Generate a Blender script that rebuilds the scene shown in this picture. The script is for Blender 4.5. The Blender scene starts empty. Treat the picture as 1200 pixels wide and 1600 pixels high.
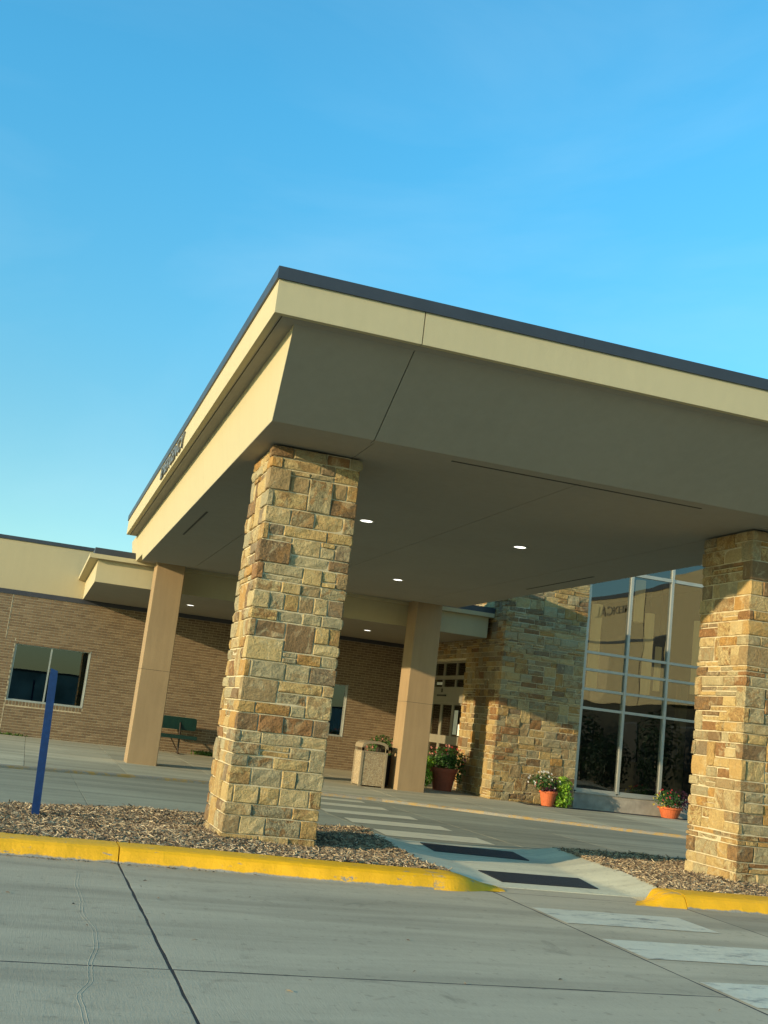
import bpy, math, random
from mathutils import Vector, Matrix
import numpy as np

S = bpy.context.scene
COL = S.collection
rnd = random.Random(7)

# ---------------------------------------------------------------- camera
YAW, PIT, ROL, FPX = math.radians(16.4645), math.radians(10.797), math.radians(6.708), 1734.0
EYE = Vector((0, 0, 1.35))
fwd = Vector((math.sin(YAW) * math.cos(PIT), math.cos(YAW) * math.cos(PIT), math.sin(PIT)))
rgt = Vector((math.cos(YAW), -math.sin(YAW), 0))
upv = rgt.cross(fwd)
r2 = rgt * math.cos(ROL) + upv * math.sin(ROL)
u2 = -rgt * math.sin(ROL) + upv * math.cos(ROL)
cam = bpy.data.cameras.new('camera')
cam.sensor_fit = 'VERTICAL'; cam.sensor_height = 24.0; cam.lens = 24.0 * FPX / 1600.0
cam.clip_start = 0.1; cam.clip_end = 2000
co = bpy.data.objects.new('camera', cam); COL.objects.link(co)
co.matrix_world = Matrix(((r2.x, u2.x, -fwd.x, EYE.x), (r2.y, u2.y, -fwd.y, EYE.y), (r2.z, u2.z, -fwd.z, EYE.z), (0, 0, 0, 1)))
S.camera = co

# ---------------------------------------------------------------- sun and sky
SUN = Vector((4.7, 1.6, -1.06)).normalized()           # the way the light travels
elev = math.asin(-SUN.z)
to_sun = -SUN
rot = math.atan2(to_sun.x, to_sun.y)
w = bpy.data.worlds.new('World'); S.world = w; w.use_nodes = True
nt = w.node_tree; nt.nodes.clear()
sky = nt.nodes.new('ShaderNodeTexSky'); sky.sky_type = 'NISHITA'; sky.sun_disc = False
sky.sun_elevation = elev; sky.sun_rotation = rot % (2 * math.pi)
sky.air_density = 1.0; sky.dust_density = 0.6; sky.ozone_density = 2.0; sky.altitude = 300
hsv = nt.nodes.new('ShaderNodeHueSaturation'); hsv.inputs['Saturation'].default_value = 1.0
mixc = nt.nodes.new('ShaderNodeMix'); mixc.data_type = 'RGBA'; mixc.blend_type = 'MULTIPLY'; mixc.inputs[0].default_value = 1.0
# tint by height above the horizon: paler and greener low down, deep clear blue higher up
tc = nt.nodes.new('ShaderNodeTexCoord'); sx = nt.nodes.new('ShaderNodeSeparateXYZ'); nt.links.new(tc.outputs['Generated'], sx.inputs[0])
cr = nt.nodes.new('ShaderNodeValToRGB'); ce = cr.color_ramp.elements; cr.color_ramp.interpolation = 'B_SPLINE'
SKYT = [(0.0, (0.52, 0.66, 0.60)), (0.17, (0.46, 0.64, 0.58)), (0.31, (0.37, 0.76, 0.74)), (0.50, (0.30, 0.93, 1.0)), (1.0, (0.30, 0.93, 1.0))]
while len(ce) < len(SKYT): ce.new(0.5)
for e_, (p_, c_) in zip(ce, SKYT): e_.position = p_; e_.color = (*c_, 1)
nt.links.new(sx.outputs['Z'], cr.inputs[0]); nt.links.new(cr.outputs[0], mixc.inputs[7])
nzw = nt.nodes.new('ShaderNodeTexNoise'); nzw.inputs['Scale'].default_value = 2.2; nzw.inputs['Detail'].default_value = 7; nzw.inputs['Roughness'].default_value = 0.55; nzw.inputs['Distortion'].default_value = 0.8
mpw = nt.nodes.new('ShaderNodeMapping'); mpw.inputs['Scale'].default_value = (1, 1, 2.5); mpw.inputs['Location'].default_value = (3.1, 0.4, 1.2)
nt.links.new(tc.outputs['Generated'], mpw.inputs['Vector']); nt.links.new(mpw.outputs[0], nzw.inputs['Vector'])
rw = nt.nodes.new('ShaderNodeValToRGB'); rw.color_ramp.elements[0].position = 0.45; rw.color_ramp.elements[0].color = (0, 0, 0, 1); rw.color_ramp.elements[1].position = 0.80; rw.color_ramp.elements[1].color = (0.13, 0.13, 0.13, 1)
nt.links.new(nzw.outputs['Fac'], rw.inputs[0])
veil = nt.nodes.new('ShaderNodeMix'); veil.data_type = 'RGBA'; veil.inputs[7].default_value = (1.9, 2.6, 3.0, 1)
gain = nt.nodes.new('ShaderNodeVectorMath'); gain.operation = 'SCALE'; gain.inputs[3].default_value = 1.85
bg = nt.nodes.new('ShaderNodeBackground'); bg.inputs['Strength'].default_value = 0.13
wo = nt.nodes.new('ShaderNodeOutputWorld')
nt.links.new(sky.outputs[0], hsv.inputs['Color']); nt.links.new(hsv.outputs[0], mixc.inputs[6])
nt.links.new(rw.outputs[0], veil.inputs[0]); nt.links.new(mixc.outputs[2], veil.inputs[6]); nt.links.new(veil.outputs[2], gain.inputs[0]); nt.links.new(gain.outputs[0], bg.inputs['Color']); nt.links.new(bg.outputs[0], wo.inputs['Surface'])
sl = bpy.data.lights.new('sun', 'SUN'); sl.energy = 3.8; sl.angle = math.radians(0.55); sl.color = (1.0, 0.79, 0.49)
so = bpy.data.objects.new('sun', sl); COL.objects.link(so)
so.rotation_euler = SUN.to_track_quat('-Z', 'Y').to_euler(); so.location = (-30, -10, 20)
S.view_settings.view_transform = 'Standard'; S.view_settings.look = 'None'
S.view_settings.gamma = 1.0; S.view_settings.use_curve_mapping = False
S.view_settings.exposure = 0.68

# ---------------------------------------------------------------- helpers
ORG = {}
def tag(o, label=None, cat=None, group=None, kind=None):
    if label: o['label'] = label
    if cat: o['category'] = cat
    if group: o['group'] = group
    if kind: o['kind'] = kind
    return o
def empty(name, loc, label, cat, group=None):
    o = bpy.data.objects.new(name, None); COL.objects.link(o)
    o.empty_display_size = 0.2; o.location = loc; ORG[o.name] = Vector(loc)
    return tag(o, label, cat, group)
def link_mesh(name, me, parent=None, loc=(0, 0, 0)):
    o = bpy.data.objects.new(name, me); COL.objects.link(o); o.location = loc
    if parent is not None: o.parent = parent
    return o
class MB:
    def __init__(s): s.v = []; s.f = []; s.t = []; s.m = []
    def add(s, vs, fs, tone=0.5, mi=0):
        b = len(s.v); s.v += [tuple(p) for p in vs]
        for f in fs: s.f.append(tuple(b + i for i in f)); s.t.append(tone); s.m.append(mi)
        return s
    def box(s, x0, x1, y0, y1, z0, z1, tone=0.5, mi=0):
        return s.add([(x0,y0,z0),(x1,y0,z0),(x1,y1,z0),(x0,y1,z0),(x0,y0,z1),(x1,y0,z1),(x1,y1,z1),(x0,y1,z1)],
              [(0,3,2,1),(4,5,6,7),(0,1,5,4),(1,2,6,5),(2,3,7,6),(3,0,4,7)], tone, mi)
    def prism(s, poly, z0, z1, tone=0.5, mi=0, ax='z'):
        n = len(poly)
        if ax == 'z': vs = [(x, y, z0) for x, y in poly] + [(x, y, z1) for x, y in poly]
        elif ax == 'x': vs = [(z0, x, y) for x, y in poly] + [(z1, x, y) for x, y in poly]
        else: vs = [(x, z0, y) for x, y in poly] + [(x, z1, y) for x, y in poly]
        fs = [tuple(reversed(range(n))), tuple(range(n, 2 * n))] + [(i, (i + 1) % n, n + (i + 1) % n, n + i) for i in range(n)]
        return s.add(vs, fs, tone, mi)
    def grid(s, rows, tone=0.5, mi=0, close=False):
        b = len(s.v); nr = len(rows); nc = len(rows[0])
        for r in rows: s.v += [tuple(p) for p in r]
        for i in range(nr - 1):
            for j in range(nc if close else nc - 1):
                k = (j + 1) % nc
                s.f.append((b + i * nc + j, b + i * nc + k, b + (i + 1) * nc + k, b + (i + 1) * nc + j)); s.t.append(tone); s.m.append(mi)
        return s
    def tube(s, p, q, r0, r1=None, n=8, tone=0.5, mi=0, cap=True):
        r1 = r0 if r1 is None else r1
        p = Vector(p); q = Vector(q); d = (q - p).normalized(); a = d.orthogonal().normalized(); c = d.cross(a)
        ring = lambda o, r: [o + (a * math.cos(2 * math.pi * i / n) + c * math.sin(2 * math.pi * i / n)) * r for i in range(n)]
        b = len(s.v); s.grid([ring(p, r0), ring(q, r1)], tone, mi, close=True)
        if cap:
            s.f.append(tuple(b + i for i in reversed(range(n)))); s.t.append(tone); s.m.append(mi)
            s.f.append(tuple(b + n + i for i in range(n))); s.t.append(tone); s.m.append(mi)
        return s
    def lathe(s, prof, cx, cy, n=20, tone=0.5, mi=0, square=0.0):
        rows = []
        for r, z in prof:
            row = []
            for i in range(n):
                a = 2 * math.pi * i / n
                row.append((cx + r * math.cos(a), cy + r * math.sin(a), z))
            rows.append(row)
        return s.grid(rows, tone, mi, close=True)
    def build(s, name, mats, parent=None, smooth=False, **kw):
        me = bpy.data.meshes.new(name)
        o = ORG.get(parent.name, Vector((0, 0, 0))) if parent is not None else Vector((0, 0, 0))
        a = np.array(s.v, dtype=np.float32) - np.array(o, dtype=np.float32)
        me.from_pydata(a.tolist(), [], s.f)
        if not isinstance(mats, (list, tuple)): mats = [mats]
        for m in mats: me.materials.append(m)
        if len(mats) > 1: me.polygons.foreach_set('material_index', s.m)
        at = me.attributes.new('tone', 'FLOAT', 'FACE'); at.data.foreach_set('value', s.t)
        if smooth: me.polygons.foreach_set('use_smooth', [True] * len(s.f))
        ob = link_mesh(name, me, parent)
        if parent is not None: ORG[ob.name] = o
        for k, v in kw.items(): ob[k] = v
        return ob

# ---------------------------------------------------------------- materials
def mat(name):
    m = bpy.data.materials.new(name); m.use_nodes = True
    n = m.node_tree; n.nodes.clear()
    out = n.nodes.new('ShaderNodeOutputMaterial'); b = n.nodes.new('ShaderNodeBsdfPrincipled')
    n.links.new(b.outputs[0], out.inputs['Surface'])
    return m, n, b
def N(n, t, **kw):
    x = n.nodes.new(t)
    for k, v in kw.items():
        if hasattr(x, k): setattr(x, k, v)
        else: x.inputs[k].default_value = v
    return x
def noise(n, vec, scale, detail=4, rough=0.55, dist=0.0):
    x = N(n, 'ShaderNodeTexNoise'); x.inputs['Scale'].default_value = scale; x.inputs['Detail'].default_value = detail
    x.inputs['Roughness'].default_value = rough; x.inputs['Distortion'].default_value = dist
    n.links.new(vec, x.inputs['Vector']); return x.outputs['Fac']
def pos(n, scale=(1, 1, 1)):
    g = N(n, 'ShaderNodeNewGeometry'); mp = N(n, 'ShaderNodeMapping'); mp.inputs['Scale'].default_value = scale
    n.links.new(g.outputs['Position'], mp.inputs['Vector']); return mp.outputs[0]
def ramp(n, fac, stops, interp='LINEAR'):
    r = N(n, 'ShaderNodeValToRGB'); r.color_ramp.interpolation = interp
    e = r.color_ramp.elements
    while len(e) < len(stops): e.new(0.5)
    for i, (p, c) in enumerate(stops): e[i].position = p; e[i].color = (c[0], c[1], c[2], 1) if not isinstance(c, float) else (c, c, c, 1)
    n.links.new(fac, r.inputs[0]); return r.outputs[0]
def mixrgb(n, fac, a, b, mode='MIX'):
    x = N(n, 'ShaderNodeMix'); x.data_type = 'RGBA'; x.blend_type = mode
    for i, v in ((0, fac), (6, a), (7, b)):
        if isinstance(v, (int, float)): x.inputs[i].default_value = v
        elif isinstance(v, tuple): x.inputs[i].default_value = (v[0], v[1], v[2], 1)
        else: n.links.new(v, x.inputs[i])
    return x.outputs[2]
def mth(n, op, a, b=0.0, c=None):
    x = N(n, 'ShaderNodeMath'); x.operation = op
    for i, v in enumerate((a, b) if c is None else (a, b, c)):
        if isinstance(v, (int, float)): x.inputs[i].default_value = v
        else: n.links.new(v, x.inputs[i])
    return x.outputs[0]
def bump(n, b, h, strength=0.3, dist=0.01):
    x = N(n, 'ShaderNodeBump'); x.inputs['Strength'].default_value = strength; x.inputs['Distance'].default_value = dist
    n.links.new(h, x.inputs['Height']); n.links.new(x.outputs[0], b.inputs['Normal'])
def attr(n, name='tone'):
    a = N(n, 'ShaderNodeAttribute'); a.attribute_name = name; return a.outputs['Fac']
def plain(name, c, rough=0.6, metal=0.0, nscale=6.0, var=0.12, bs=0.0, bscale=80, spec=0.5, tonevar=0.0):
    m, n, b = mat(name); p = pos(n)
    f = noise(n, p, nscale, 5)
    lo = tuple(v * (1 - var) for v in c); hi = tuple(min(1, v * (1 + var)) for v in c)
    col = ramp(n, f, [(0.3, lo), (0.7, hi)])
    if tonevar:
        k = mth(n, 'MULTIPLY_ADD', attr(n), 2 * tonevar, 1 - tonevar)
        col = mixrgb(n, 1.0, col, k, 'MULTIPLY')
    n.links.new(col, b.inputs['Base Color']); b.inputs['Roughness'].default_value = rough; b.inputs['Metallic'].default_value = metal
    b.inputs['Specular IOR Level'].default_value = spec
    if bs: bump(n, b, noise(n, p, bscale, 4), bs, 0.01)
    return m

def stucco(name, c, streak=0.10):
    m, n, b = mat(name); p = pos(n)
    f = noise(n, p, 0.7, 6, 0.6); f2 = noise(n, pos(n, (6, 6, 0.6)), 1.5, 5, 0.6); f3 = noise(n, p, 120, 3)
    k = mth(n, 'ADD', mth(n, 'MULTIPLY', f, streak * 1.2), mth(n, 'MULTIPLY', f2, streak))
    k = mth(n, 'ADD', k, mth(n, 'MULTIPLY', f3, 0.10))
    k = mth(n, 'ADD', k, 1.0 - streak * 1.1 - 0.05)
    n.links.new(mixrgb(n, 1.0, c, k, 'MULTIPLY'), b.inputs['Base Color'])
    b.inputs['Roughness'].default_value = 0.9; b.inputs['Specular IOR Level'].default_value = 0.25
    h = mth(n, 'ADD', noise(n, p, 160, 3), mth(n, 'MULTIPLY', noise(n, p, 9, 3), 1.2))
    bump(n, b, h, 0.35, 0.006)
    return m
M_STUCCO = stucco('cream_stucco', (0.465, 0.402, 0.245))
M_WALL = stucco('upper_wall_stucco', (0.45, 0.375, 0.22), 0.10)
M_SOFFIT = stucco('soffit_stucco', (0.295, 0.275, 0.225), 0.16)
M_POST = stucco('tan_cast_concrete', (0.32, 0.225, 0.125), 0.34)
M_CAP = plain('dark_metal_cap', (0.05, 0.055, 0.065), 0.45, 0.3, 3, 0.12, 0.05, 20)
M_BAND = plain('dark_frieze_metal', (0.045, 0.045, 0.052), 0.55, 0.2, 3, 0.12)
M_SLOT = plain('dark_vent_slot', (0.02, 0.02, 0.018), 0.7)
M_ALU = plain('pale_aluminium', (0.42, 0.42, 0.37), 0.42, 0.55, 4, 0.06)
M_DOORFR = plain('cream_door_frame', (0.25, 0.225, 0.16), 0.5, 0.2, 4, 0.06)
M_KNEE = plain('knee_wall_concrete', (0.36, 0.31, 0.24), 0.9, 0, 5, 0.2, 0.3, 40)
M_DARKROOM = plain('dark_room', (0.05, 0.045, 0.035), 0.9, 0, 3, 0.2)
M_ROOMFLOOR = plain('lobby_floor', (0.10, 0.085, 0.06), 0.35, 0, 3, 0.2)
M_BLUE = plain('blue_paint', (0.004, 0.028, 0.12), 0.4, 0, 20, 0.2, 0.1, 60)
M_LETTER = plain('letter_metal', (0.19, 0.185, 0.17), 0.45, 0.4)
M_LETTER2 = plain('bronze_letter', (0.20, 0.17, 0.11), 0.6)
M_GREEN = plain('dark_green_coating', (0.004, 0.026, 0.018), 0.4, 0, 10, 0.2)
M_BLACKMAT = plain('black_rubber_mat', (0.012, 0.014, 0.018), 0.65, 0, 30, 0.5, 0.5, 220)
M_BROWNBIN = plain('dark_brown_bin', (0.035, 0.022, 0.014), 0.5, 0, 8, 0.2)
M_TERRA = plain('terracotta', (0.50, 0.115, 0.035), 0.75, 0, 12, 0.18, 0.15, 70)
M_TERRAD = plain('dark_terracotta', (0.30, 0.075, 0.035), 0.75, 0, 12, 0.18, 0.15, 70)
M_SOIL = plain('soil', (0.03, 0.02, 0.012), 0.95, 0, 30, 0.4, 0.4, 60)
M_BINFR = plain('beige_bin_frame', (0.27, 0.215, 0.135), 0.6, 0, 12, 0.1, 0.1, 100)
M_TEAL = plain('distant_grey_green_wall', (0.30, 0.36, 0.34), 0.9, 0, 0.4, 0.5)
M_WINGLOW = plain('dark_lower_wall', (0.022, 0.022, 0.014), 0.9, 0, 0.8, 0.6)
M_WHITE = plain('white_paper', (0.75, 0.75, 0.7), 0.7)

def leafmat(name, c, var=0.5):
    m, n, b = mat(name)
    k = mth(n, 'MULTIPLY_ADD', attr(n), 2 * var, 1 - var)
    n.links.new(mixrgb(n, 1.0, c, k, 'MULTIPLY'), b.inputs['Base Color'])
    b.inputs['Roughness'].default_value = 0.5; b.inputs['Specular IOR Level'].default_value = 0.3
    tr = N(n, 'ShaderNodeBsdfTranslucent'); n.links.new(mixrgb(n, 1.0, tuple(min(1, v * 1.5) for v in c), k, 'MULTIPLY'), tr.inputs['Color'])
    mx = N(n, 'ShaderNodeMixShader'); mx.inputs[0].default_value = 0.3
    n.links.new(b.outputs[0], mx.inputs[1]); n.links.new(tr.outputs[0], mx.inputs[2])
    n.links.new(mx.outputs[0], [x for x in n.nodes if x.type == 'OUTPUT_MATERIAL'][0].inputs['Surface'])
    return m
M_LEAF = leafmat('leaf_dark_green', (0.05, 0.12, 0.025))
M_LIME = leafmat('leaf_lime', (0.26, 0.42, 0.04))
M_PURPLE = leafmat('leaf_purple', (0.06, 0.015, 0.03))
M_WEED = leafmat('weed_green', (0.10, 0.16, 0.035))
M_HEDGE = leafmat('leaf_deep_green', (0.018, 0.036, 0.014))
M_FLW = leafmat('petal_white', (0.75, 0.72, 0.66), 0.15)
M_FLR = leafmat('petal_red', (0.55, 0.05, 0.05), 0.3)
M_FLP = leafmat('petal_pink', (0.70, 0.28, 0.22), 0.3)
M_FLY = leafmat('petal_yellow', (0.70, 0.52, 0.06), 0.3)

def lampmat(name, c, st):
    m, n, b = mat(name); b.inputs['Base Color'].default_value = (0.8, 0.8, 0.75, 1)
    b.inputs['Emission Color'].default_value = (c[0], c[1], c[2], 1); b.inputs['Emission Strength'].default_value = st
    return m
M_LAMP = lampmat('downlight_lens', (1.0, 0.95, 0.85), 2.2)
M_PEND = lampmat('pendant_shade', (1.0, 0.80, 0.36), 0.10)
M_PEND.node_tree.nodes['Principled BSDF'].inputs['Base Color'].default_value = (0.70, 0.56, 0.26, 1)

# concrete with brushed texture, tyre darkening and stains
def concrete(name, c, brush=(1, 1, 1), dark=0.0, bumps=0.25):
    m, n, b = mat(name); p = pos(n)
    big = noise(n, p, 0.35, 6, 0.6); med = noise(n, pos(n, (0.35, 1.6, 1)), 1.6, 6, 0.65, 0.6); fin = noise(n, p, 90, 4, 0.7)
    br = noise(n, pos(n, (26, 2.2, 1)), 4.0, 5, 0.7, 0.8)
    spk = noise(n, p, 14, 3, 0.5)
    k = mth(n, 'MULTIPLY_ADD', big, 0.46, 0.23)
    k = mth(n, 'ADD', k, mth(n, 'MULTIPLY', med, 0.50))
    tr = ramp(n, noise(n, pos(n, (0.12, 1.3, 1)), 1.1, 5, 0.6, 0.3), [(0.38, 0.76), (0.55, 1.0)])
    st = ramp(n, noise(n, p, 2.3, 6, 0.7, 0.6), [(0.30, 0.72), (0.41, 1.0)])
    k = mth(n, 'ADD', k, mth(n, 'MULTIPLY', fin, 0.42))
    k = mth(n, 'ADD', k, mth(n, 'MULTIPLY', br, 0.34))
    k = mth(n, 'MULTIPLY', k, mth(n, 'MULTIPLY_ADD', attr(n), 0.24, 0.86))
    k = mth(n, 'ADD', k, 0.0); k = mth(n, 'MULTIPLY', k, mth(n, 'MULTIPLY', tr, st))
    k = mth(n, 'MULTIPLY', k, ramp(n, spk, [(0.30, 0.80), (0.38, 1.0)]))
    n.links.new(mixrgb(n, 1.0, c, k, 'MULTIPLY'), b.inputs['Base Color'])
    b.inputs['Roughness'].default_value = 0.88; b.inputs['Specular IOR Level'].default_value = 0.3
    h = mth(n, 'ADD', mth(n, 'MULTIPLY', br, 1.3), fin)
    bump(n, b, h, bumps, 0.004)
    return m
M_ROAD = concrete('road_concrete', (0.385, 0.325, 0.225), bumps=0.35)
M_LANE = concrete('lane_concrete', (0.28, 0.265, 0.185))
M_WALK = concrete('sidewalk_concrete', (0.42, 0.375, 0.25), bumps=0.2)
M_RAMP = concrete('ramp_concrete', (0.60, 0.56, 0.40), bumps=0.2)
M_JOINT = plain('joint_sealant', (0.012, 0.012, 0.012), 0.8)
M_GROUND = concrete('ground_concrete', (0.22, 0.21, 0.17))

def paint(name, c, wear, zband=False, scale=9.0, under=(0.30, 0.28, 0.23)):
    m, n, b = mat(name); p = pos(n)
    f = noise(n, pos(n, (0.5, 1.4, 1)), scale, 7, 0.75); f2 = noise(n, p, 1.7, 4)
    fac = mth(n, 'ADD', f, mth(n, 'MULTIPLY', mth(n, 'SUBTRACT', f2, 0.5), 0.35))
    if zband:
        sp = N(n, 'ShaderNodeSeparateXYZ'); g = N(n, 'ShaderNodeNewGeometry'); n.links.new(g.outputs['Position'], sp.inputs[0])
        nz = noise(n, pos(n, (1, 1, 0.2)), 5, 6, 0.7)
        zz = mth(n, 'ADD', sp.outputs['Z'], mth(n, 'MULTIPLY', mth(n, 'SUBTRACT', nz, 0.5), 0.06))
        low = ramp(n, zz, [(0.010, 1.0), (0.018, 0.0)])
        wearf = ramp(n, fac, [(wear, 1.0), (wear + 0.04, 0.0)])
        k = mth(n, 'MAXIMUM', low, wearf)
    else:
        k = ramp(n, fac, [(wear, 1.0), (wear + 0.12, 0.0)])
    v = ramp(n, noise(n, p, 5, 5), [(0.3, tuple(x * 0.86 for x in c)), (0.7, c)])
    und = ramp(n, noise(n, p, 60, 4), [(0.3, tuple(x * 0.75 for x in under)), (0.7, under)])
    n.links.new(mixrgb(n, k, v, und), b.inputs['Base Color'])
    b.inputs['Roughness'].default_value = 0.6
    bump(n, b, mth(n, 'ADD', noise(n, p, 55, 5, 0.7), mth(n, 'MULTIPLY', noise(n, p, 12, 3), 1.5)), 0.5, 0.006)
    return m
M_YEL = paint('yellow_kerb_paint', (0.88, 0.445, 0.003), 0.33, True)
M_YELT = paint('yellow_kerb_paint_worn_end', (0.88, 0.445, 0.003), 0.33, False)
M_YEL2 = paint('faded_orange_kerb_paint', (0.42, 0.27, 0.085), 0.47)
M_STRIPE = paint('worn_white_paint', (0.66, 0.61, 0.46), 0.35, False, 7)
M_STRIPE2 = paint('far_white_paint', (0.70, 0.63, 0.44), 0.27, False, 5)

# stone: random colours by tone, veins and mottling by noise
def stonemat(name, gain=1.0):
    m, n, b = mat(name); t = attr(n)
    p0 = pos(n); off = N(n, 'ShaderNodeVectorMath'); off.operation = 'ADD'
    cmb = N(n, 'ShaderNodeCombineXYZ'); n.links.new(mth(n, 'MULTIPLY', t, 37.0), cmb.inputs[0]); n.links.new(mth(n, 'MULTIPLY', t, 91.0), cmb.inputs[1])
    n.links.new(p0, off.inputs[0]); n.links.new(cmb.outputs[0], off.inputs[1]); p = off.outputs[0]
    g = lambda c: tuple(x * gain for x in c)
    base = ramp(n, t, [(0.0, g((0.464, 0.323, 0.132))), (0.10, g((0.309, 0.220, 0.108))), (0.19, g((0.381, 0.313, 0.172))), (0.31, g((0.412, 0.234, 0.072))),
        (0.37, g((0.474, 0.360, 0.176))), (0.48, g((0.206, 0.131, 0.064))), (0.55, g((0.433, 0.281, 0.104))), (0.64, g((0.319, 0.266, 0.152))),
        (0.74, g((0.474, 0.346, 0.152))), (0.84, g((0.268, 0.140, 0.056))), (0.89, g((0.412, 0.309, 0.152))), (0.95, g((0.227, 0.168, 0.096)))], 'CONSTANT')
    rust = ramp(n, noise(n, p, 4.5, 6, 0.62, 1.6), [(0.49, 0.0), (0.56, 1.0)])
    wn = N(n, 'ShaderNodeTexWhiteNoise'); wn.noise_dimensions = '1D'; n.links.new(mth(n, 'MULTIPLY', t, 517.0), wn.inputs['W'])
    own = mth(n, 'POWER', wn.outputs['Value'], 1.25)          # some stones plain, some strongly figured
    c1 = mixrgb(n, mth(n, 'MULTIPLY', rust, mth(n, 'MULTIPLY', own, 0.9)), base, g((0.30, 0.165, 0.06)))
    pale = ramp(n, noise(n, p, 6.5, 6, 0.6, 1.0), [(0.55, 0.0), (0.66, 1.0)])
    c2 = mixrgb(n, mth(n, 'MULTIPLY', pale, 0.5), c1, g((0.52, 0.43, 0.25)))
    vein = ramp(n, noise(n, p, 8, 6, 0.65, 3.5), [(0.44, 1.0), (0.495, 0.30), (0.54, 1.0)])
    fin = mth(n, 'MULTIPLY_ADD', noise(n, p, 42, 6, 0.75), 0.8, 0.62)
    c3 = mixrgb(n, mth(n, 'MULTIPLY_ADD', own, 0.85, 0.1), c2, vein, 'MULTIPLY'); c4 = mixrgb(n, 1.0, c3, fin, 'MULTIPLY')
    n.links.new(c4, b.inputs['Base Color']); b.inputs['Roughness'].default_value = 0.85; b.inputs['Specular IOR Level'].default_value = 0.3
    h = mth(n, 'ADD', mth(n, 'MULTIPLY', noise(n, p, 14, 6, 0.65, 0.5), 2.5), noise(n, p, 55, 5, 0.7))
    bump(n, b, h, 0.8, 0.014)
    return m
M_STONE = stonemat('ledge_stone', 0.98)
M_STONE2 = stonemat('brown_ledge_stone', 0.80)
M_MORTAR = plain('stone_mortar', (0.52, 0.44, 0.28), 0.95, 0, 20, 0.15, 0.4, 120)

def brickmat():
    m, n, b = mat('brown_brick'); t = attr(n); p = pos(n)
    c = ramp(n, t, [(0.0, (0.145, 0.098, 0.058)), (0.5, (0.175, 0.120, 0.070)), (1.0, (0.21, 0.148, 0.088))])
    k = mth(n, 'MULTIPLY_ADD', noise(n, p, 70, 4), 0.5, 0.75)
    k2 = mth(n, 'MULTIPLY_ADD', noise(n, p, 0.8, 4), 0.24, 0.88)
    n.links.new(mixrgb(n, 1.0, mixrgb(n, 1.0, c, k, 'MULTIPLY'), k2, 'MULTIPLY'), b.inputs['Base Color'])
    b.inputs['Roughness'].default_value = 0.9; b.inputs['Specular IOR Level'].default_value = 0.2
    bump(n, b, noise(n, p, 90, 4), 0.3, 0.004); return m
M_BRICK = brickmat()
M_BMORT = plain('brick_mortar', (0.44, 0.365, 0.24), 0.95, 0, 8, 0.15)

def glassmat(name, tint, refl_boost=0.10, f0=1.6, rough=0.0, wav=0.22):
    m, n, b = mat(name); n.nodes.remove(b)
    gl = N(n, 'ShaderNodeBsdfGlossy'); gl.inputs['Roughness'].default_value = rough; gl.inputs['Color'].default_value = (0.93, 0.95, 0.92, 1)
    tr = N(n, 'ShaderNodeBsdfTransparent'); tr.inputs['Color'].default_value = (*tint, 1)
    fr = N(n, 'ShaderNodeFresnel'); fr.inputs['IOR'].default_value = f0
    k = mth(n, 'ADD', fr.outputs[0], refl_boost); mx = N(n, 'ShaderNodeMixShader')
    n.links.new(k, mx.inputs[0]); n.links.new(tr.outputs[0], mx.inputs[1]); n.links.new(gl.outputs[0], mx.inputs[2])
    g = N(n, 'ShaderNodeNewGeometry'); mp = N(n, 'ShaderNodeTexNoise'); mp.inputs['Scale'].default_value = 0.9; mp.inputs['Detail'].default_value = 1
    n.links.new(g.outputs['Position'], mp.inputs['Vector'])
    bp = N(n, 'ShaderNodeBump'); bp.inputs['Strength'].default_value = wav; bp.inputs['Distance'].default_value = 0.02
    n.links.new(mp.outputs['Fac'], bp.inputs['Height']); n.links.new(bp.outputs[0], gl.inputs['Normal'])
    n.links.new(mx.outputs[0], [x for x in n.nodes if x.type == 'OUTPUT_MATERIAL'][0].inputs['Surface'])
    return m
M_GLASS = glassmat('tinted_curtain_glass', (0.42, 0.44, 0.36), 0.10)
M_WGLASS = glassmat('dark_window_glass', (0.30, 0.36, 0.33), 0.045, 1.5, 0.0, 0.03)

def chipmat():
    m, n, b = mat('wood_chip'); t = attr(n)
    c = ramp(n, t, [(0.0, (0.06, 0.04, 0.028)), (0.35, (0.18, 0.12, 0.066)), (0.6, (0.35, 0.25, 0.14)), (0.85, (0.52, 0.40, 0.24)), (1.0, (0.62, 0.51, 0.34))])
    n.links.new(c, b.inputs['Base Color']); b.inputs['Roughness'].default_value = 0.9; return m
M_CHIP = chipmat()
M_CHIPR = plain('mulch_bed', (0.075, 0.05, 0.035), 0.95, 0, 40, 0.5, 0.8, 70)

def aggmat():
    m, n, b = mat('pebble_aggregate'); p = pos(n)
    v = N(n, 'ShaderNodeTexVoronoi'); v.inputs['Scale'].default_value = 60; n.links.new(p, v.inputs['Vector'])
    sp = N(n, 'ShaderNodeSeparateColor'); n.links.new(v.outputs['Color'], sp.inputs[0])
    c = ramp(n, sp.outputs[0], [(0.0, (0.22, 0.155, 0.09)), (0.4, (0.32, 0.24, 0.14)), (0.75, (0.38, 0.30, 0.18)), (1.0, (0.46, 0.38, 0.25))])
    n.links.new(c, b.inputs['Base Color']); b.inputs['Roughness'].default_value = 0.8
    bump(n, b, v.outputs['Distance'], 0.5, 0.01); return m
M_AGG = aggmat()

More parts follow.
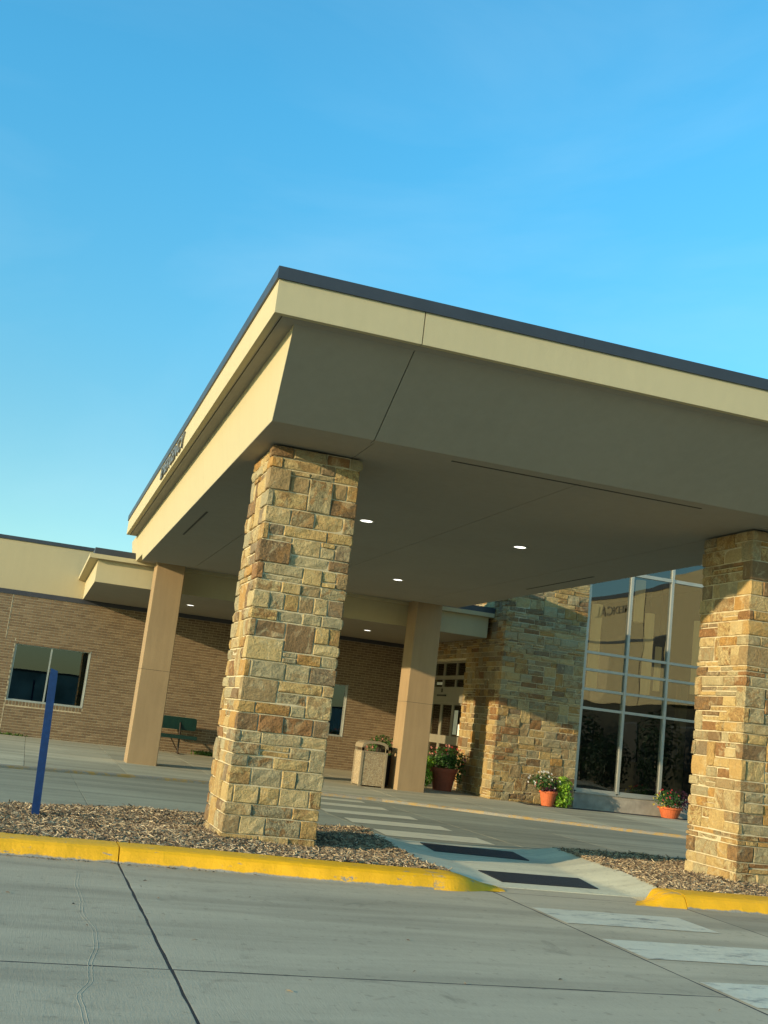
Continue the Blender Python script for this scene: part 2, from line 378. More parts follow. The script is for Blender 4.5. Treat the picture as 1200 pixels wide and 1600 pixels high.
# ---------------------------------------------------------------- ground levels
def gz(y): return -0.009 * min(max(y - 11.25, 0), 10.35)
def kerbline(x):                      # far kerb of the drive lane, curved
    pts = [(-14, 16.2), (-6, 18.2), (-0.2, 20.0), (0.84, 20.3), (1.95, 20.63), (3.68, 21.05), (5.6, 21.0), (6.8, 20.85), (7.95, 20.4), (9.0, 19.8), (10.15, 19.35), (11.3, 18.9), (12.1, 18.6), (16, 17.4), (30, 15.5)]
    if x <= pts[0][0]: return pts[0][1]
    for (a, b), (c, d) in zip(pts, pts[1:]):
        if x <= c: return b + (d - b) * (x - a) / (c - a)
    return pts[-1][1]
def walkz(x, y):
    k = kerbline(x); z0 = gz(k) + 0.055
    return z0 + (0.03 - z0) * min(max((y - k) / (29.9 - k), 0), 1)

# ground sheet to the horizon
g = MB(); g.add([(-900,-900,-0.32),(900,-900,-0.32),(900,900,-0.32),(-900,900,-0.32)], [(0,1,2,3)])
tag(g.build('ground', M_GROUND), kind='structure')

def slab(x0, x1, y0, y1, zf, m, parent, tone=None, gap=0.007, jit=0.0035, yf0=None, yf1=None, step=0.16, curved=False, name='concrete_slab'):
    """a thin slab with slightly ragged edges, top following zf(x, y); the y limits may be functions of x"""
    mb = MB()
    nx = max(2, int((x1 - x0) / (0.25 if curved else 1.0)) + 1)
    xs = [x0 + gap + (x1 - x0 - 2 * gap) * i / nx for i in range(nx + 1)]
    fy0 = yf0 or (lambda x: y0); fy1 = yf1 or (lambda x: y1)
    rows_t = []
    ny = max(2, int(max(0.5, (y1 - y0)) / 0.8))
    j = lambda: rnd.uniform(-jit, jit)
    n_edge = 1
    pl = []
    # perimeter
    def lerp(a, b, t): return a + (b - a) * t
    m1 = max(2, int((x1 - x0) / step)); m2 = max(2, int(abs(y1 - y0) / step))
    for i in range(m1): x = lerp(x0 + gap, x1 - gap, i / m1); pl.append((x, fy0(x) + gap + j()))
    for i in range(m2): x = x1 - gap; pl.append((x + j(), lerp(fy0(x) + gap, fy1(x) - gap, i / m2)))
    for i in range(m1): x = lerp(x1 - gap, x0 + gap, i / m1); pl.append((x, fy1(x) - gap + j()))
    for i in range(m2): x = x0 + gap; pl.append((x + j(), lerp(fy1(x) - gap, fy0(x) + gap, i / m2)))
    n = len(pl); t = rnd.random() if tone is None else tone
    cx = sum(p[0] for p in pl) / n; cy = sum(p[1] for p in pl) / n
    ins = [(x + (cx - x) * 0.004 / max(0.1, math.hypot(cx - x, cy - y)) , y + (cy - y) * 0.004 / max(0.1, math.hypot(cx - x, cy - y))) for x, y in pl]
    top = [(x, y, zf(x, y)) for x, y in ins]; mid = [(x, y, zf(x, y) - 0.0008) for x, y in pl]; bot = [(x, y, zf(x, y) - 0.06) for x, y in pl]
    mb.grid([bot, mid, top], t, 0, close=True)
    mb.v.append((cx, cy, zf(cx, cy))); c = len(mb.v) - 1
    b = 2 * n
    for i in range(n): mb.f.append((b + i, b + (i + 1) % n, c)); mb.t.append(t); mb.m.append(0)
    return mb.build(name, m, parent)

# near road: joint bed plus slabs
def bed(name, x0, x1, y0, y1, zf, m, n=24, bd=0.0004):
    mb = MB(); rows = []
    for i in range(n + 1):
        x = x0 + (x1 - x0) * i / n; a = y0(x) if callable(y0) else y0; b = y1(x) if callable(y1) else y1
        rows.append([(x, a + (b - a) * j / 12, zf(x, a + (b - a) * j / 12) - bd) for j in range(13)])
    mb.grid(rows)
    for k in range(len(mb.f)): mb.f[k] = tuple(reversed(mb.f[k]))
    return tag(mb.build(name, m), kind='structure')
flat0 = lambda x, y: 0.0
road = bed('road', -16, 30, -9, 9.62, flat0, M_JOINT)
xs_r = [-13.4, -9.8, -6.1, -2.45, 0.94, 4.27, 6.16, 9.6, 13.2, 16.8, 20.4, 24.0]
for a, b in zip(xs_r, xs_r[1:]):
    ys = [-9, -5.2, -1.6, 2.3, 9.60] if (a, b) == (4.27, 6.16) else [-9, -5.2, -1.6, 2.3, 6.04, 9.60]
    for c, d in zip(ys, ys[1:]):
        slab(a, b, c, d, flat0, M_ROAD, road, tone=(0.95 if (a, b) == (4.27, 6.16) else rnd.uniform(0.25, 0.7)))
# strip between kerb ends in front of the ramp
slab(4.36, 5.86, 9.60, 9.93, flat0, M_ROAD, road, tone=0.95, gap=0.003)

# drive lane behind the island
zl = lambda x, y: gz(y)
lane = bed('drive_lane', -16, 30, 11.0, lambda x: kerbline(x) + 0.05, lambda x, y: gz(y) - 0.001, M_JOINT, bd=0.004)
xs_l = [-9, -5.6, -2.4, 0.95, 4.62, 6.6, 8.45, 11.8, 15.2, 18.6, 22.0]
for a, b in zip(xs_l, xs_l[1:]):
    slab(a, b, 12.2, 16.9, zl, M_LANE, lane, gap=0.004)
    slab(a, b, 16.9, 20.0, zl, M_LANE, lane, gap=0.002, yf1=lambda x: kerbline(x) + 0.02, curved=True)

# sidewalk
walk = bed('sidewalk', -16, 30, lambda x: kerbline(x) + 0.06, 31.0, lambda x, y: walkz(x, y), M_JOINT, bd=0.014)
xs_w = [0.17 + 1.78 * i for i in range(-7, 14)]
for a, b in zip(xs_w, xs_w[1:]):
    for c, d in ((None, 23.0), (23.0, 26.4), (26.4, 29.96)):
        if a > 10.0 and d > 24.5: continue
        if c is None: slab(a, b, 20.5, 23.0, walkz, M_WALK, walk, gap=0.004, yf0=lambda x: kerbline(x) + 0.15, curved=True)
        else: slab(a, b, c, d, walkz, M_WALK, walk, gap=0.004)
kb = MB(); rows = []
for i in range(110):
    x = -14 + i * 0.4; k = kerbline(x); z = gz(k)
    rows.append([(x, k, z - 0.03), (x, k + 0.006, z + 0.038), (x, k + 0.02, z + 0.053), (x, k + 0.14, z + 0.055), (x, k + 0.145, z - 0.03)])
kb.grid(rows)
for k in range(len(kb.f)): kb.f[k] = tuple(reversed(kb.f[k]))
tag(kb.build('sidewalk_kerb', M_YEL2), 'long curved kerb with faded orange paint along the building sidewalk', 'kerb')

# ---------------------------------------------------------------- the two planted islands
def back_l(x):
    pts = [(-7, 10.6), (-2.0, 11.0), (-0.9, 11.9), (-0.07, 12.6), (0.32, 12.95), (0.9, 13.3), (1.33, 13.45), (1.95, 13.5), (4.3, 13.5)]
    if x <= pts[0][0]: return pts[0][1]
    for (a, b), (c, d) in zip(pts, pts[1:]):
        if x <= c: return b + (d - b) * (x - a) / (c - a)
    return 13.5
def left_out(y):   # where the left flare of the ramp meets the mulch
    pts = [(9.9, 4.0), (10.5, 3.95), (11.0, 3.95), (12.2, 4.08), (13.0, 4.17), (13.5, 4.24)]
    if y <= pts[0][0]: return pts[0][1]
    for (a, b), (c, d) in zip(pts, pts[1:]):
        if y <= c: return b + (d - b) * (y - a) / (c - a)
    return 4.24
def right_out(y):
    pts = [(9.9, 6.22), (11.17, 6.42), (12.2, 6.53), (13.3, 6.66)]
    if y <= pts[0][0]: return pts[0][1]
    for (a, b), (c, d) in zip(pts, pts[1:]):
        if y <= c: return b + (d - b) * (y - a) / (c - a)
    return 6.66
def kerb_seg(name, x0, x1, hf, yf, mt, parent, n=26, tilt=0.0):
    mb = MB(); rows = []
    for i in range(n + 1):
        x = x0 + (x1 - x0) * i / n; h = hf(x); y = yf(x); wv = 0.003 * math.sin(x * 9.1) + 0.002 * math.sin(x * 23)
        pr = [(0, -0.03), (0, 0.002), (0.035, 0.06), (0.06, 0.092), (0.095, 0.113), (0.15, 0.121), (0.30, 0.120), (0.42, 0.118), (0.43, 0.05)]
        rows.append([(x + dy * tilt * (1 - h), y + dy * (0.55 + 0.45 * h) + wv, (z * h if z > 0 else z)) for dy, z in pr])
    mb.grid(rows)
    for k in range(len(mb.f)): mb.f[k] = tuple(reversed(mb.f[k]))
    ends = [len(rows[0]), ]
    b = 0; m_ = len(rows[0]); mb.f.append(tuple(range(m_))); mb.t.append(.5); mb.m.append(0)
    b = (len(rows) - 1) * m_; mb.f.append(tuple(reversed(range(b, b + m_)))); mb.t.append(.5); mb.m.append(0)
    return mb.build(name, mt, parent, smooth=False)
def smooth(t): t = min(max(t, 0), 1); return t * t * (3 - 2 * t)
lk = empty('painted_kerb', (0.9, 9.6, 0), 'thick bright yellow kerb left of the crosswalk ramp, tapering down at its right end', 'kerb')
kerb_seg('kerb_section', -6.5, -2.44, lambda x: 1, lambda x: 9.60, M_YEL, lk)
kerb_seg('kerb_section', -2.43, 0.935, lambda x: 1, lambda x: 9.60, M_YEL, lk, 40)
_hf = lambda x: 1 - 0.90 * smooth((x - 3.85) / 0.60)
_yf = lambda x: 9.60 - 0.14 * smooth((x - 1.0) / 2.2) + 0.20 * smooth((x - 3.8) / 0.6)
kerb_seg('kerb_section', 3.652, 4.42, _hf, _yf, M_YELT, lk, 24)
kerb_seg('kerb_section', 0.945, 3.65, lambda x: 1 - 0.93 * smooth((x - 3.65) / 0.75), lambda x: 9.60 - 0.14 * smooth((x - 1.0) / 2.2) + 0.20 * smooth((x - 3.8) / 0.6), M_YEL, lk, 60)
rk = empty('painted_kerb', (7.5, 9.5, 0), 'yellow painted kerb right of the crosswalk ramp in front of the right stone pillar', 'kerb')
kerb_seg('kerb_section', 5.62, 6.165, lambda x: 0.06 + 0.94 * smooth((x - 5.62) / 0.50), lambda x: 9.43, M_YELT, rk, 24, tilt=0.40)
kerb_seg('kerb_section', 6.175, 9.6, lambda x: 1, lambda x: 9.43, M_YEL, rk, 40)
kerb_seg('kerb_section', 9.61, 15, lambda x: 1, lambda x: 9.43, M_YEL, rk, 40)
# thin back kerbs
def back_kerb(pts, label):
    mb = MB(); rows = []
    for x, y in pts:
        z = gz(y); rows.append([(x, y - 0.10, z - 0.05), (x, y - 0.10, z + 0.098), (x, y - 0.015, z + 0.102), (x, y, z + 0.09), (x, y + 0.015, z - 0.06)])
    mb.grid(rows)
    return tag(mb.build('back_kerb', M_YEL2), label, 'kerb')
back_kerb([(-7 + 0.12 * i, back_l(-7 + 0.12 * i) + 0.05) for i in range(95)], 'thin faded kerb along the back edge of the left mulch bed')
back_kerb([(6.66 + 0.25 * i, 13.28 + 0.02 * math.sin(i)) for i in range(34)], 'thin faded kerb along the back edge of the right mulch bed')

def bed_island(name, xr, poly_y0, back, inside, nchips, seed):
    r = random.Random(seed); mb = MB()
    x0, x1 = xr; nx = int((x1 - x0) / 0.12); rows = []
    def hz(x, y): return gz(y) + 0.088 + 0.016 * math.sin(x * 2.1 + 1) * math.sin(y * 2.7) + 0.008 * math.sin(x * 7 + y * 5)
    for i in range(nx + 1):
        x = x0 + (x1 - x0) * i / nx; ya = poly_y0; yb = back(x)
        row = []
        for j in range(25):
            y = ya + (yb - ya) * j / 24
            ok = inside(x, y)
            row.append((x, y, hz(x, y) if ok else gz(y) - 0.15))
        rows.append(row)
    mb.grid(rows)
    for k in range(len(mb.f)): mb.f[k] = tuple(reversed(mb.f[k]))
    base = tag(mb.build(name, M_CHIPR), kind='structure')
    # chips
    V = []; F = []; T = []
    k = 0
    while k < nchips:
        x = r.uniform(x0, x1); y = poly_y0 + (back(x) - poly_y0) * r.random()
        if not inside(x, y): continue
        k += 1
        L = r.uniform(0.015, 0.055) * (1 if r.random() < .85 else 1.6); W_ = r.uniform(0.004, 0.011); a = r.uniform(0, math.pi); tl = r.gauss(0, 0.28); rl = r.gauss(0, 0.5)
        z = hz(x, y) + r.uniform(0.0, 0.014)
        ca, sa = math.cos(a), math.sin(a); ct, st = math.cos(tl), math.sin(tl)
        ux = Vector((ca * ct, sa * ct, st)) * L; vx = Vector((-sa, ca, 0)) * W_ * math.cos(rl) + Vector((0, 0, W_ * math.sin(rl)))
        o = Vector((x, y, z)); h = Vector((0, 0, r.uniform(0.002, 0.005)))
        b = len(V)
        bend = Vector((0, 0, r.uniform(0, 0.004)))
        V += [o - ux - vx * .5, o - ux * .9 + vx * .6, o + ux + vx * .4, o + ux * .85 - vx, o + bend + h - ux * .9, o + bend + h + ux * .8]
        F += [(b, b + 3, b + 5, b + 4), (b + 2, b + 1, b + 4, b + 5), (b + 1, b, b + 4), (b + 3, b + 2, b + 5)]
        t = min(1, max(0, r.betavariate(1.5, 1.8))); T += [t] * 4
    me = bpy.data.meshes.new('mulch'); me.from_pydata([tuple(v) for v in V], [], F); me.materials.append(M_CHIP)
    at = me.attributes.new('tone', 'FLOAT', 'FACE'); at.data.foreach_set('value', T)
    return tag(link_mesh('mulch', me), kind='stuff')
m1 = bed_island('planting_bed', (-3.2, 4.26), 9.99, back_l, lambda x, y: x < left_out(y) - 0.0, 60000, 3)
m1['label'] = 'loose shredded wood mulch covering the left island around the near pillar'
m2 = bed_island('planting_bed', (6.2, 10.6), 9.84, lambda x: 13.24, lambda x, y: x > right_out(y) + 0.0, 32000, 4)
m2['label'] = 'loose shredded wood mulch covering the right island around the right pillar'

# ramp between the islands: a dished slab
rp = MB(); rows = []
nyr = 44; nxr = 40
for j in range(nyr + 1):
    y = 9.94 + (13.55 - 9.94) * j / nyr
    xl = left_out(y) - 0.02; xr = right_out(y) + 0.02
    il = 4.42 + 0.22 * smooth((y - 9.94) / 1.0) + 0.05 * smooth((y - 12.6) / .8); ir = 5.90 + 0.0 * y + 0.32 * smooth((y - 11.2) / 1.8)
    row = []
    for i in range(nxr + 1):
        t = i / nxr
        x = xl + (xr - xl) * t
        e = gz(y)
        if x < il: z = 0.012 + (0.098 - 0.012) * min(1, (il - x) / (il - xl))
        elif x > ir: z = 0.012 + (0.098 - 0.012) * min(1, (x - ir) / (xr - ir))
        else: z = 0.012
        z *= 1 - 0.75 * smooth((10.25 - y) / 0.3)        # falls to the gutter at the front
        z *= 1 - 0.6 * smooth((y - 13.25) / 0.3)
        row.append((x, y, e + z))
    rows.append(row)
rp.grid(rows)
front = rows[0]; b = len(rp.v)
rp.grid([[(x, y, -0.05) for x, y, z in front], front])
bk = rows[-1]; rp.grid([bk, [(x, y, gz(y) - 0.08) for x, y, z in bk]])
ramp_o = tag(rp.build('crossing_ramp', M_RAMP, smooth=True), kind='structure')
def ramp_sheet(name, poly, z, m, parent=None):
    mb = MB(); n = len(poly)
    mb.add([(x, y, gz(y) + z - 0.012) for x, y in poly] + [(x, y, gz(y) + z) for x, y in poly], [tuple(reversed(range(n))), tuple(range(n, 2 * n))] + [(i, (i + 1) % n, n + (i + 1) % n, n + i) for i in range(n)])
    return mb.build(name, m, parent)
tag(ramp_sheet('tactile_mat', [(4.62, 10.20), (5.66, 10.22), (5.80, 10.90), (4.66, 10.90)], 0.020, M_BLACKMAT),
    'black textured mat nearest the road, at the front of the crossing ramp', 'floor mat', 'black mats set in the crossing ramp')
tag(ramp_sheet('tactile_mat', [(4.74, 12.40), (5.86, 12.24), (6.03, 13.08), (4.86, 13.24)], 0.020, M_BLACKMAT),
    'black textured mat at the far end of the crossing ramp, in the pillar shadow', 'floor mat', 'black mats set in the crossing ramp')

# painted crosswalk stripes
def stripe(x0, x1, y0, y1, zf, m, label, sk=0.0):
    mb = MB(); n = 14; r = rnd
    a = [(x0 + (x1 - x0) * i / n, y0 + r.uniform(-.006, .006)) for i in range(n + 1)]
    b = [(x0 + sk + (x1 - x0) * i / n, y1 + r.uniform(-.006, .006)) for i in range(n + 1)]
    mb.grid([[(x, y, zf(x, y) + 0.004) for x, y in a], [(x, y, zf(x, y) + 0.004) for x, y in b]])
    o = mb.build('crosswalk_stripe', m)
    return tag(o, label, 'road marking', 'painted crosswalk stripes', 'structure')
near = ['nearest the ramp, just in front of the yellow kerbs', 'in the middle of the near crosswalk', 'closest to the viewer at the bottom right corner', 'out of view nearer the camera', 'behind']
for i, (a, b) in enumerate([(8.22, 8.86), (7.02, 7.64), (5.80, 6.40), (4.55, 5.15)]):
    stripe(4.30, 5.72 if i else 5.70, a, b, flat0, M_STRIPE, 'worn white crosswalk stripe ' + near[i])
far = ['first behind the ramp', 'second behind the ramp', 'third behind the ramp, mid lane', 'fourth behind the ramp', 'farthest, next to the sidewalk kerb']
for i, (a, b) in enumerate([(13.95, 14.75), (15.5, 16.2), (17.0, 17.6), (18.5, 19.1), (19.9, 20.4)]):
    stripe(4.66 if i < 3 else 4.9, 6.18, a, b, zl, M_STRIPE2, 'pale worn crosswalk stripe under the canopy, ' + far[i], 0.06)

# wavy seam in the concrete
seam = [(0.60, 9.1), (0.58, 8.93), (0.55, 8.43), (0.56, 7.82), (0.54, 7.43), (0.59, 6.88), (0.58, 6.54), (0.52, 6.02), (0.51, 5.76), (0.44, 5.44), (0.45, 5.2), (0.46, 4.8), (0.42, 4.0)]
sm = []
for (a, b), (c, d) in zip(seam, seam[1:]):
    for k in range(8):
        t_ = k / 8; ts = t_ * t_ * (3 - 2 * t_)
        sm.append((a + (c - a) * ts + rnd.uniform(-.002, .002), b + (d - b) * t_))
mb = MB()
for o in (0.0, 0.020):
    rows = [[(x + o - 0.003, y, 0.0002), (x + o, y, 0.0010), (x + o + 0.003, y, 0.0002)] for x, y in sm[(8 if o else 0):]]
    mb.grid(rows)
mb.build('surface_seam', M_ROAD, road)
# litter along the kerb and on the road
lm = MB()
for i in range(150):
    x = rnd.choice([rnd.uniform(-1.2, 3.0), rnd.uniform(-0.6, 1.4)]); y = 9.57 - abs(rnd.gauss(0, 0.035)); a = rnd.uniform(0, 3.14); L = rnd.uniform(.006, .026); W_ = rnd.uniform(.003, .009)
    if i > 125: y = rnd.uniform(5, 9.3); x = rnd.uniform(-.5, 4.2)
    c, s_ = math.cos(a), math.sin(a)
    lm.add([(x - c * L, y - s_ * L, .004), (x + s_ * W_, y - c * W_, .009), (x + c * L, y + s_ * L, .005), (x - s_ * W_, y + c * W_, .012)], [(0, 1, 2, 3)], rnd.uniform(0.0, .6))
tag(lm.build('leaf_litter', M_CHIP), kind='stuff')['label'] = 'scattered dry leaf and mulch bits along the foot of the yellow kerb'

# ---------------------------------------------------------------- ashlar
def courses(nz, r):
    out = []; j = 0
    while j < nz:
        h = r.choice([1, 2, 2, 2, 2, 3, 3]); h = min(h, nz - j)
        if nz - j - h == 1: h += 1
        out.append((j, j + h)); j += h
    return out
def pack(n_, cs, r, blocked, wmin=3, wmax=8, pj=.34, ps=.15):
    """coursed rubble: stones laid in shared courses, some spanning two courses, some split into thin pairs"""
    nz = cs[-1][1]; occ = [[bool(blocked(i, j)) for i in range(n_)] for j in range(nz)]; out = []
    for c, (j0, j1) in enumerate(cs):
        i = 0
        while i < n_:
            if occ[j0][i]: i += 1; continue
            free = 0
            while i + free < n_ and not occ[j0][i + free]: free += 1
            ww = min(free, r.randint(wmin, wmax))
            if free - ww < 3: ww = free if free <= wmax + 1 else free // 2
            top = j1
            if c + 1 < len(cs) and r.random() < (pj + (.3 if j1 - j0 == 1 else 0)) and 2 <= ww <= 7:
                k0, k1 = cs[c + 1]
                seg = occ[k0][max(0, i - 3):i + ww + 3]
                if not any(seg) and i >= 3 and i + ww + 3 <= n_: top = k1
                elif not any(occ[k0][i:i + ww]) and (i == 0 or occ[k0][i - 1]): top = k1
            for jj in range(j0, top):
                for k in range(ww): occ[jj][i + k] = True
            if top == j1 and j1 - j0 >= 2 and ww >= 4 and r.random() < ps:
                m_ = j0 + 1 if j1 - j0 == 2 or r.random() < .5 else j1 - 1
                if ww >= 7 and r.random() < .6:
                    q = r.randint(3, ww - 3); out += [(i, i + q, j0, m_), (i, i + q, m_, j1), (i + q, i + ww, j0, j1)]
                else: out += [(i, i + ww, j0, m_), (i, i + ww, m_, j1)]
            else: out.append((i, i + ww, j0, top))
            i += ww
    return out
def stone_patch(mb, path, z0, z1, r, amp=0.0075, tone=None):
    """path: list of (Vector plan point, outward Vector); extruded through rounded levels"""
    t = r.random() if tone is None else tone
    e = min(0.009, (z1 - z0) * 0.14)
    lv = [(z0 + 0.001, -0.055), (z0 + 0.003, -0.010), (z0 + e, 0.0), ((z0 + z1) / 2 + r.uniform(-.01, .01), 0.004), (z1 - e, 0.0), (z1 - 0.003, -0.010), (z1 - 0.001, -0.055)]
    if z1 - z0 < 0.08: lv = [lv[0], lv[1], lv[2], lv[4], lv[5], lv[6]]
    sk0, sk1 = r.uniform(-.007, .007), r.uniform(-.007, .007)
    rows = []
    n = len(path)
    for li, (z, d) in enumerate(lv):
        row = []
        for pi, (p, nn, sc) in enumerate(path):
            k = 0.0 if li in (0, len(lv) - 1) or pi in (0, n - 1) else r.uniform(-amp, amp)
            q = p + nn * (d * sc + k)
            zz = z + (sk0 if li < 3 else sk1) * (pi / (n - 1) - .5)
            row.append((q.x, q.y, zz))
        rows.append(row)
    mb.grid(rows, t)
    return mb
def flat_path(o, u, nn, a, b, prot, r, gap):
    a += gap; b -= gap; e = min(0.010, (b - a) * 0.14)
    P = lambda s: o + u * s
    base = nn * prot
    j = r.uniform(-.004, .004)
    pts = [(P(a) - nn * 0.05, nn, 0.0), (P(a + .002) + base - nn * 0.012, nn, .8), (P(a + e) + base, nn, 1.0)]
    L = b - a
    for k in range(1, 3 if L > .22 else 2):
        pts.append((P(a + L * k / (3 if L > .22 else 2) + r.uniform(-.02, .02)) + base, nn, 1.0))
    pts += [(P(b - e) + base, nn, 1.0), (P(b - .002) + base - nn * 0.012, nn, .8), (P(b) - nn * 0.05, nn, 0.0)]
    return pts
def quoin_path(c, u, nu, v, nv, a, b, prot, r, gap):
    """corner stone: along -? from side face (v direction, normal nv) round the corner c to the front face (u direction, normal nu)"""
    a -= gap; b -= gap; e = 0.009
    cc = c + nu * prot + nv * prot; d = (nu + nv)
    pts = [(c + v * b - nv * 0.05, nv, 0.0), (c + v * (b - .002) + nv * (prot - .012), nv, .8), (c + v * (b - e) + nv * prot, nv, 1.0)]
    if b > .2: pts.append((c + v * (b * .5) + nv * prot, nv, 1.0))
    pts += [(cc + v * e, nv, 1.0), (cc + u * e, nu, 1.0)]
    if a > .2: pts.append((c + u * (a * .5) + nu * prot, nu, 1.0))
    pts += [(c + u * (a - e) + nu * prot, nu, 1.0), (c + u * (a - .002) + nu * (prot - .012), nu, .8), (c + u * a - nu * 0.05, nu, 0.0)]
    return pts
X_, Y_, Z_ = Vector((1, 0, 0)), Vector((0, 1, 0)), Vector((0, 0, 1))
def stone_pillar(x0, y0, W, D, zb, zt, seed, label):
    r = random.Random(seed); root = empty('stone_pillar', (x0 + W / 2, y0 + D / 2, zb), label, 'pillar', 'stone pillars carrying the canopy')
    core = MB(); core.box(x0, x0 + W, y0, y0 + D, zb - 0.2, zt); core.build('mortar_core', M_MORTAR, root)
    core = MB()
    cw = 0.05; nz = round((zt - zb) / 0.0585); ch = (zt - zb) / nz
    nxF = round(W / cw); nxS = round(D / cw); cF = W / nxF; cS = D / nxS
    cs_all = courses(nz, r)
    occF = [[False] * nxF for _ in range(nz)]; occL = [[False] * nxS for _ in range(nz)]
    occB = [[False] * nxF for _ in range(nz)]; occR = [[False] * nxS for _ in range(nz)]
    corners = [('FL', Vector((x0, y0, 0)), X_, -Y_, Y_, -X_), ('FR', Vector((x0 + W, y0, 0)), Y_, X_, -X_, -Y_),
               ('BL', Vector((x0, y0 + D, 0)), -Y_, -X_, X_, Y_), ('BR', Vector((x0 + W, y0 + D, 0)), -X_, Y_, -Y_, X_)]
    hidden = MB()
    for nm, c, u, nu, v, nv in corners:
        qc = []; k_ = 0
        while k_ < len(cs_all):
            m2 = 2 if (k_ + 1 < len(cs_all) and cs_all[k_ + 1][1] - cs_all[k_][0] <= 4 and r.random() < .45) else 1
            qc.append((cs_all[k_][0], cs_all[k_ + m2 - 1][1])); k_ += m2
        for q, (j0, j1) in enumerate(qc):
            sh = (q + (nm in ('FR', 'BL'))) % 2
            A = r.randint(1, 3) if sh else r.randint(4, 7)
            B = r.randint(4, 6) if sh else r.randint(2, 3)
            if nm == 'FL':
                a, b_ = A * cF, B * cS
                for j in range(j0, j1):
                    for i in range(A): occF[j][i] = True
                    for i in range(B): occL[j][i] = True
            elif nm == 'FR':       # u along +Y (right face), v along -X (front)
                A2, B2 = A, min(B, 5); a, b_ = A2 * cS, B2 * cF
                for j in range(j0, j1):
                    for i in range(A2): occR[j][i] = True
                    for i in range(B2): occF[j][nxF - 1 - i] = True
            elif nm == 'BL':       # u along -Y (left face), v along +X (back)
                A2, B2 = A, min(B, 5); a, b_ = A2 * cS, B2 * cF
                for j in range(j0, j1):
                    for i in range(A2): occL[j][nxS - 1 - i] = True
                    for i in range(B2): occB[j][i] = True
            else:
                a, b_ = min(A, 5) * cF, B * cS
                for j in range(j0, j1):
                    for i in range(min(A, 5)): occB[j][nxF - 1 - i] = True
                    for i in range(B): occR[j][nxS - 1 - i] = True
            mb = hidden if nm == 'BR' else MB()
            stone_patch(mb, quoin_path(c, u, nu, v, nv, a, b_, r.uniform(.010, .026), r, .003), zb + j0 * ch + .0036, zb + j1 * ch - .0036, r)
            if nm != 'BR': mb.build('stone', M_STONE, root)
    for fc, occ, n_, o, u, nn, cs, keep in (('F', occF, nxF, Vector((x0, y0, 0)), X_, -Y_, cF, True), ('L', occL, nxS, Vector((x0, y0, 0)), Y_, -X_, cS, True),
                                 ('B', occB, nxF, Vector((x0, y0 + D, 0)), X_, Y_, cF, False), ('R', occR, nxS, Vector((x0 + W, y0, 0)), Y_, X_, cS, False)):
        st = pack(n_, cs_all, r, lambda i, j: occ[j][i])
        for i0, i1, j0, j1 in st:
            mb = MB() if keep else hidden
            pa = flat_path(o, u, nn, i0 * cs, i1 * cs, r.uniform(.004, .026), r, .003)
            stone_patch(mb, pa, zb + j0 * ch + .0036, zb + j1 * ch - .0036, r)
            if keep: mb.build('stone', M_STONE, root)
    hidden.build('rear_stone_cladding', M_STONE, root, kind='stuff')
    return root
ZS = 4.068
stone_pillar(2.02, 11.05, 0.92, 1.02, 0.04, ZS - 0.02, 11, 'near stone pillar rising from the mulch under the left front corner of the canopy')
stone_pillar(7.68, 10.86, 0.92, 0.95, 0.04, ZS - 0.02, 23, 'right stone pillar at the right edge of the picture, beside the crosswalk ramp')
# ---------------------------------------------------------------- main canopy
cn = empty('canopy_roof', (5.2, 16, 4.068), 'huge flat cream canopy roof with dark metal edge spanning the drive lane', 'canopy')
CX0, CX1, CY0, CY1 = 1.48, 9.10, 9.0, 24.15
FZ0, FZ1, CZ = 4.70, 5.005, 5.115
def panel(name, mb_, m, parent, **kw): return mb_.build(name, m, parent, **kw)
g2 = 0.005
for a, b in ((CX0, 2.83), (2.83, 7.75), (7.75, CX1)):
    panel('fascia_panel', MB().box(a + (0 if a == CX0 else g2), b - (0 if b == CX1 else g2), CY0, CY0 + 0.06, FZ0, FZ1), M_STUCCO, cn)
for a, b in ((CY0 + .062, 11.9), (11.9, 15.3), (15.3, 19.3), (19.3, CY1)):
    panel('fascia_panel', MB().box(CX0, CX0 + 0.06, a + .001, b - .001, FZ0, FZ1), M_STUCCO, cn)
    panel('fascia_panel', MB().box(CX1 - .06, CX1, a + .001, b - .001, FZ0, FZ1), M_STUCCO, cn)
panel('fascia_panel', MB().box(CX0 + .062, CX1 - .062, CY1 - .06, CY1, FZ0, FZ1), M_STUCCO, cn)
# overhang underside in two boards with a drip groove
for a, b in ((0.075, 0.095), (0.115, 0.36)):
    pass
ov = MB()
ov.box(CX0 + .060, CX0 + .075, CY0 + .06, CY1 - .06, FZ0 + .004, FZ0 + .06)
ov.box(CX0 + .087, CX0 + .45, CY0 + .087, CY1 - .06, FZ0 + .006, FZ0 + .06)
ov.box(CX0 + .075, CX1 - .06, CY0 + .060, CY0 + .075, FZ0 + .004, FZ0 + .06)
ov.box(CX0 + .45, CX1 - .45, CY0 + .087, CY0 + .45, FZ0 + .006, FZ0 + .06)
ov.box(CX1 - .45, CX1 - .087, CY0 + .087, CY1 - .06, FZ0 + .006, FZ0 + .06)
panel('overhang_soffit', ov, M_SOFFIT, cn)
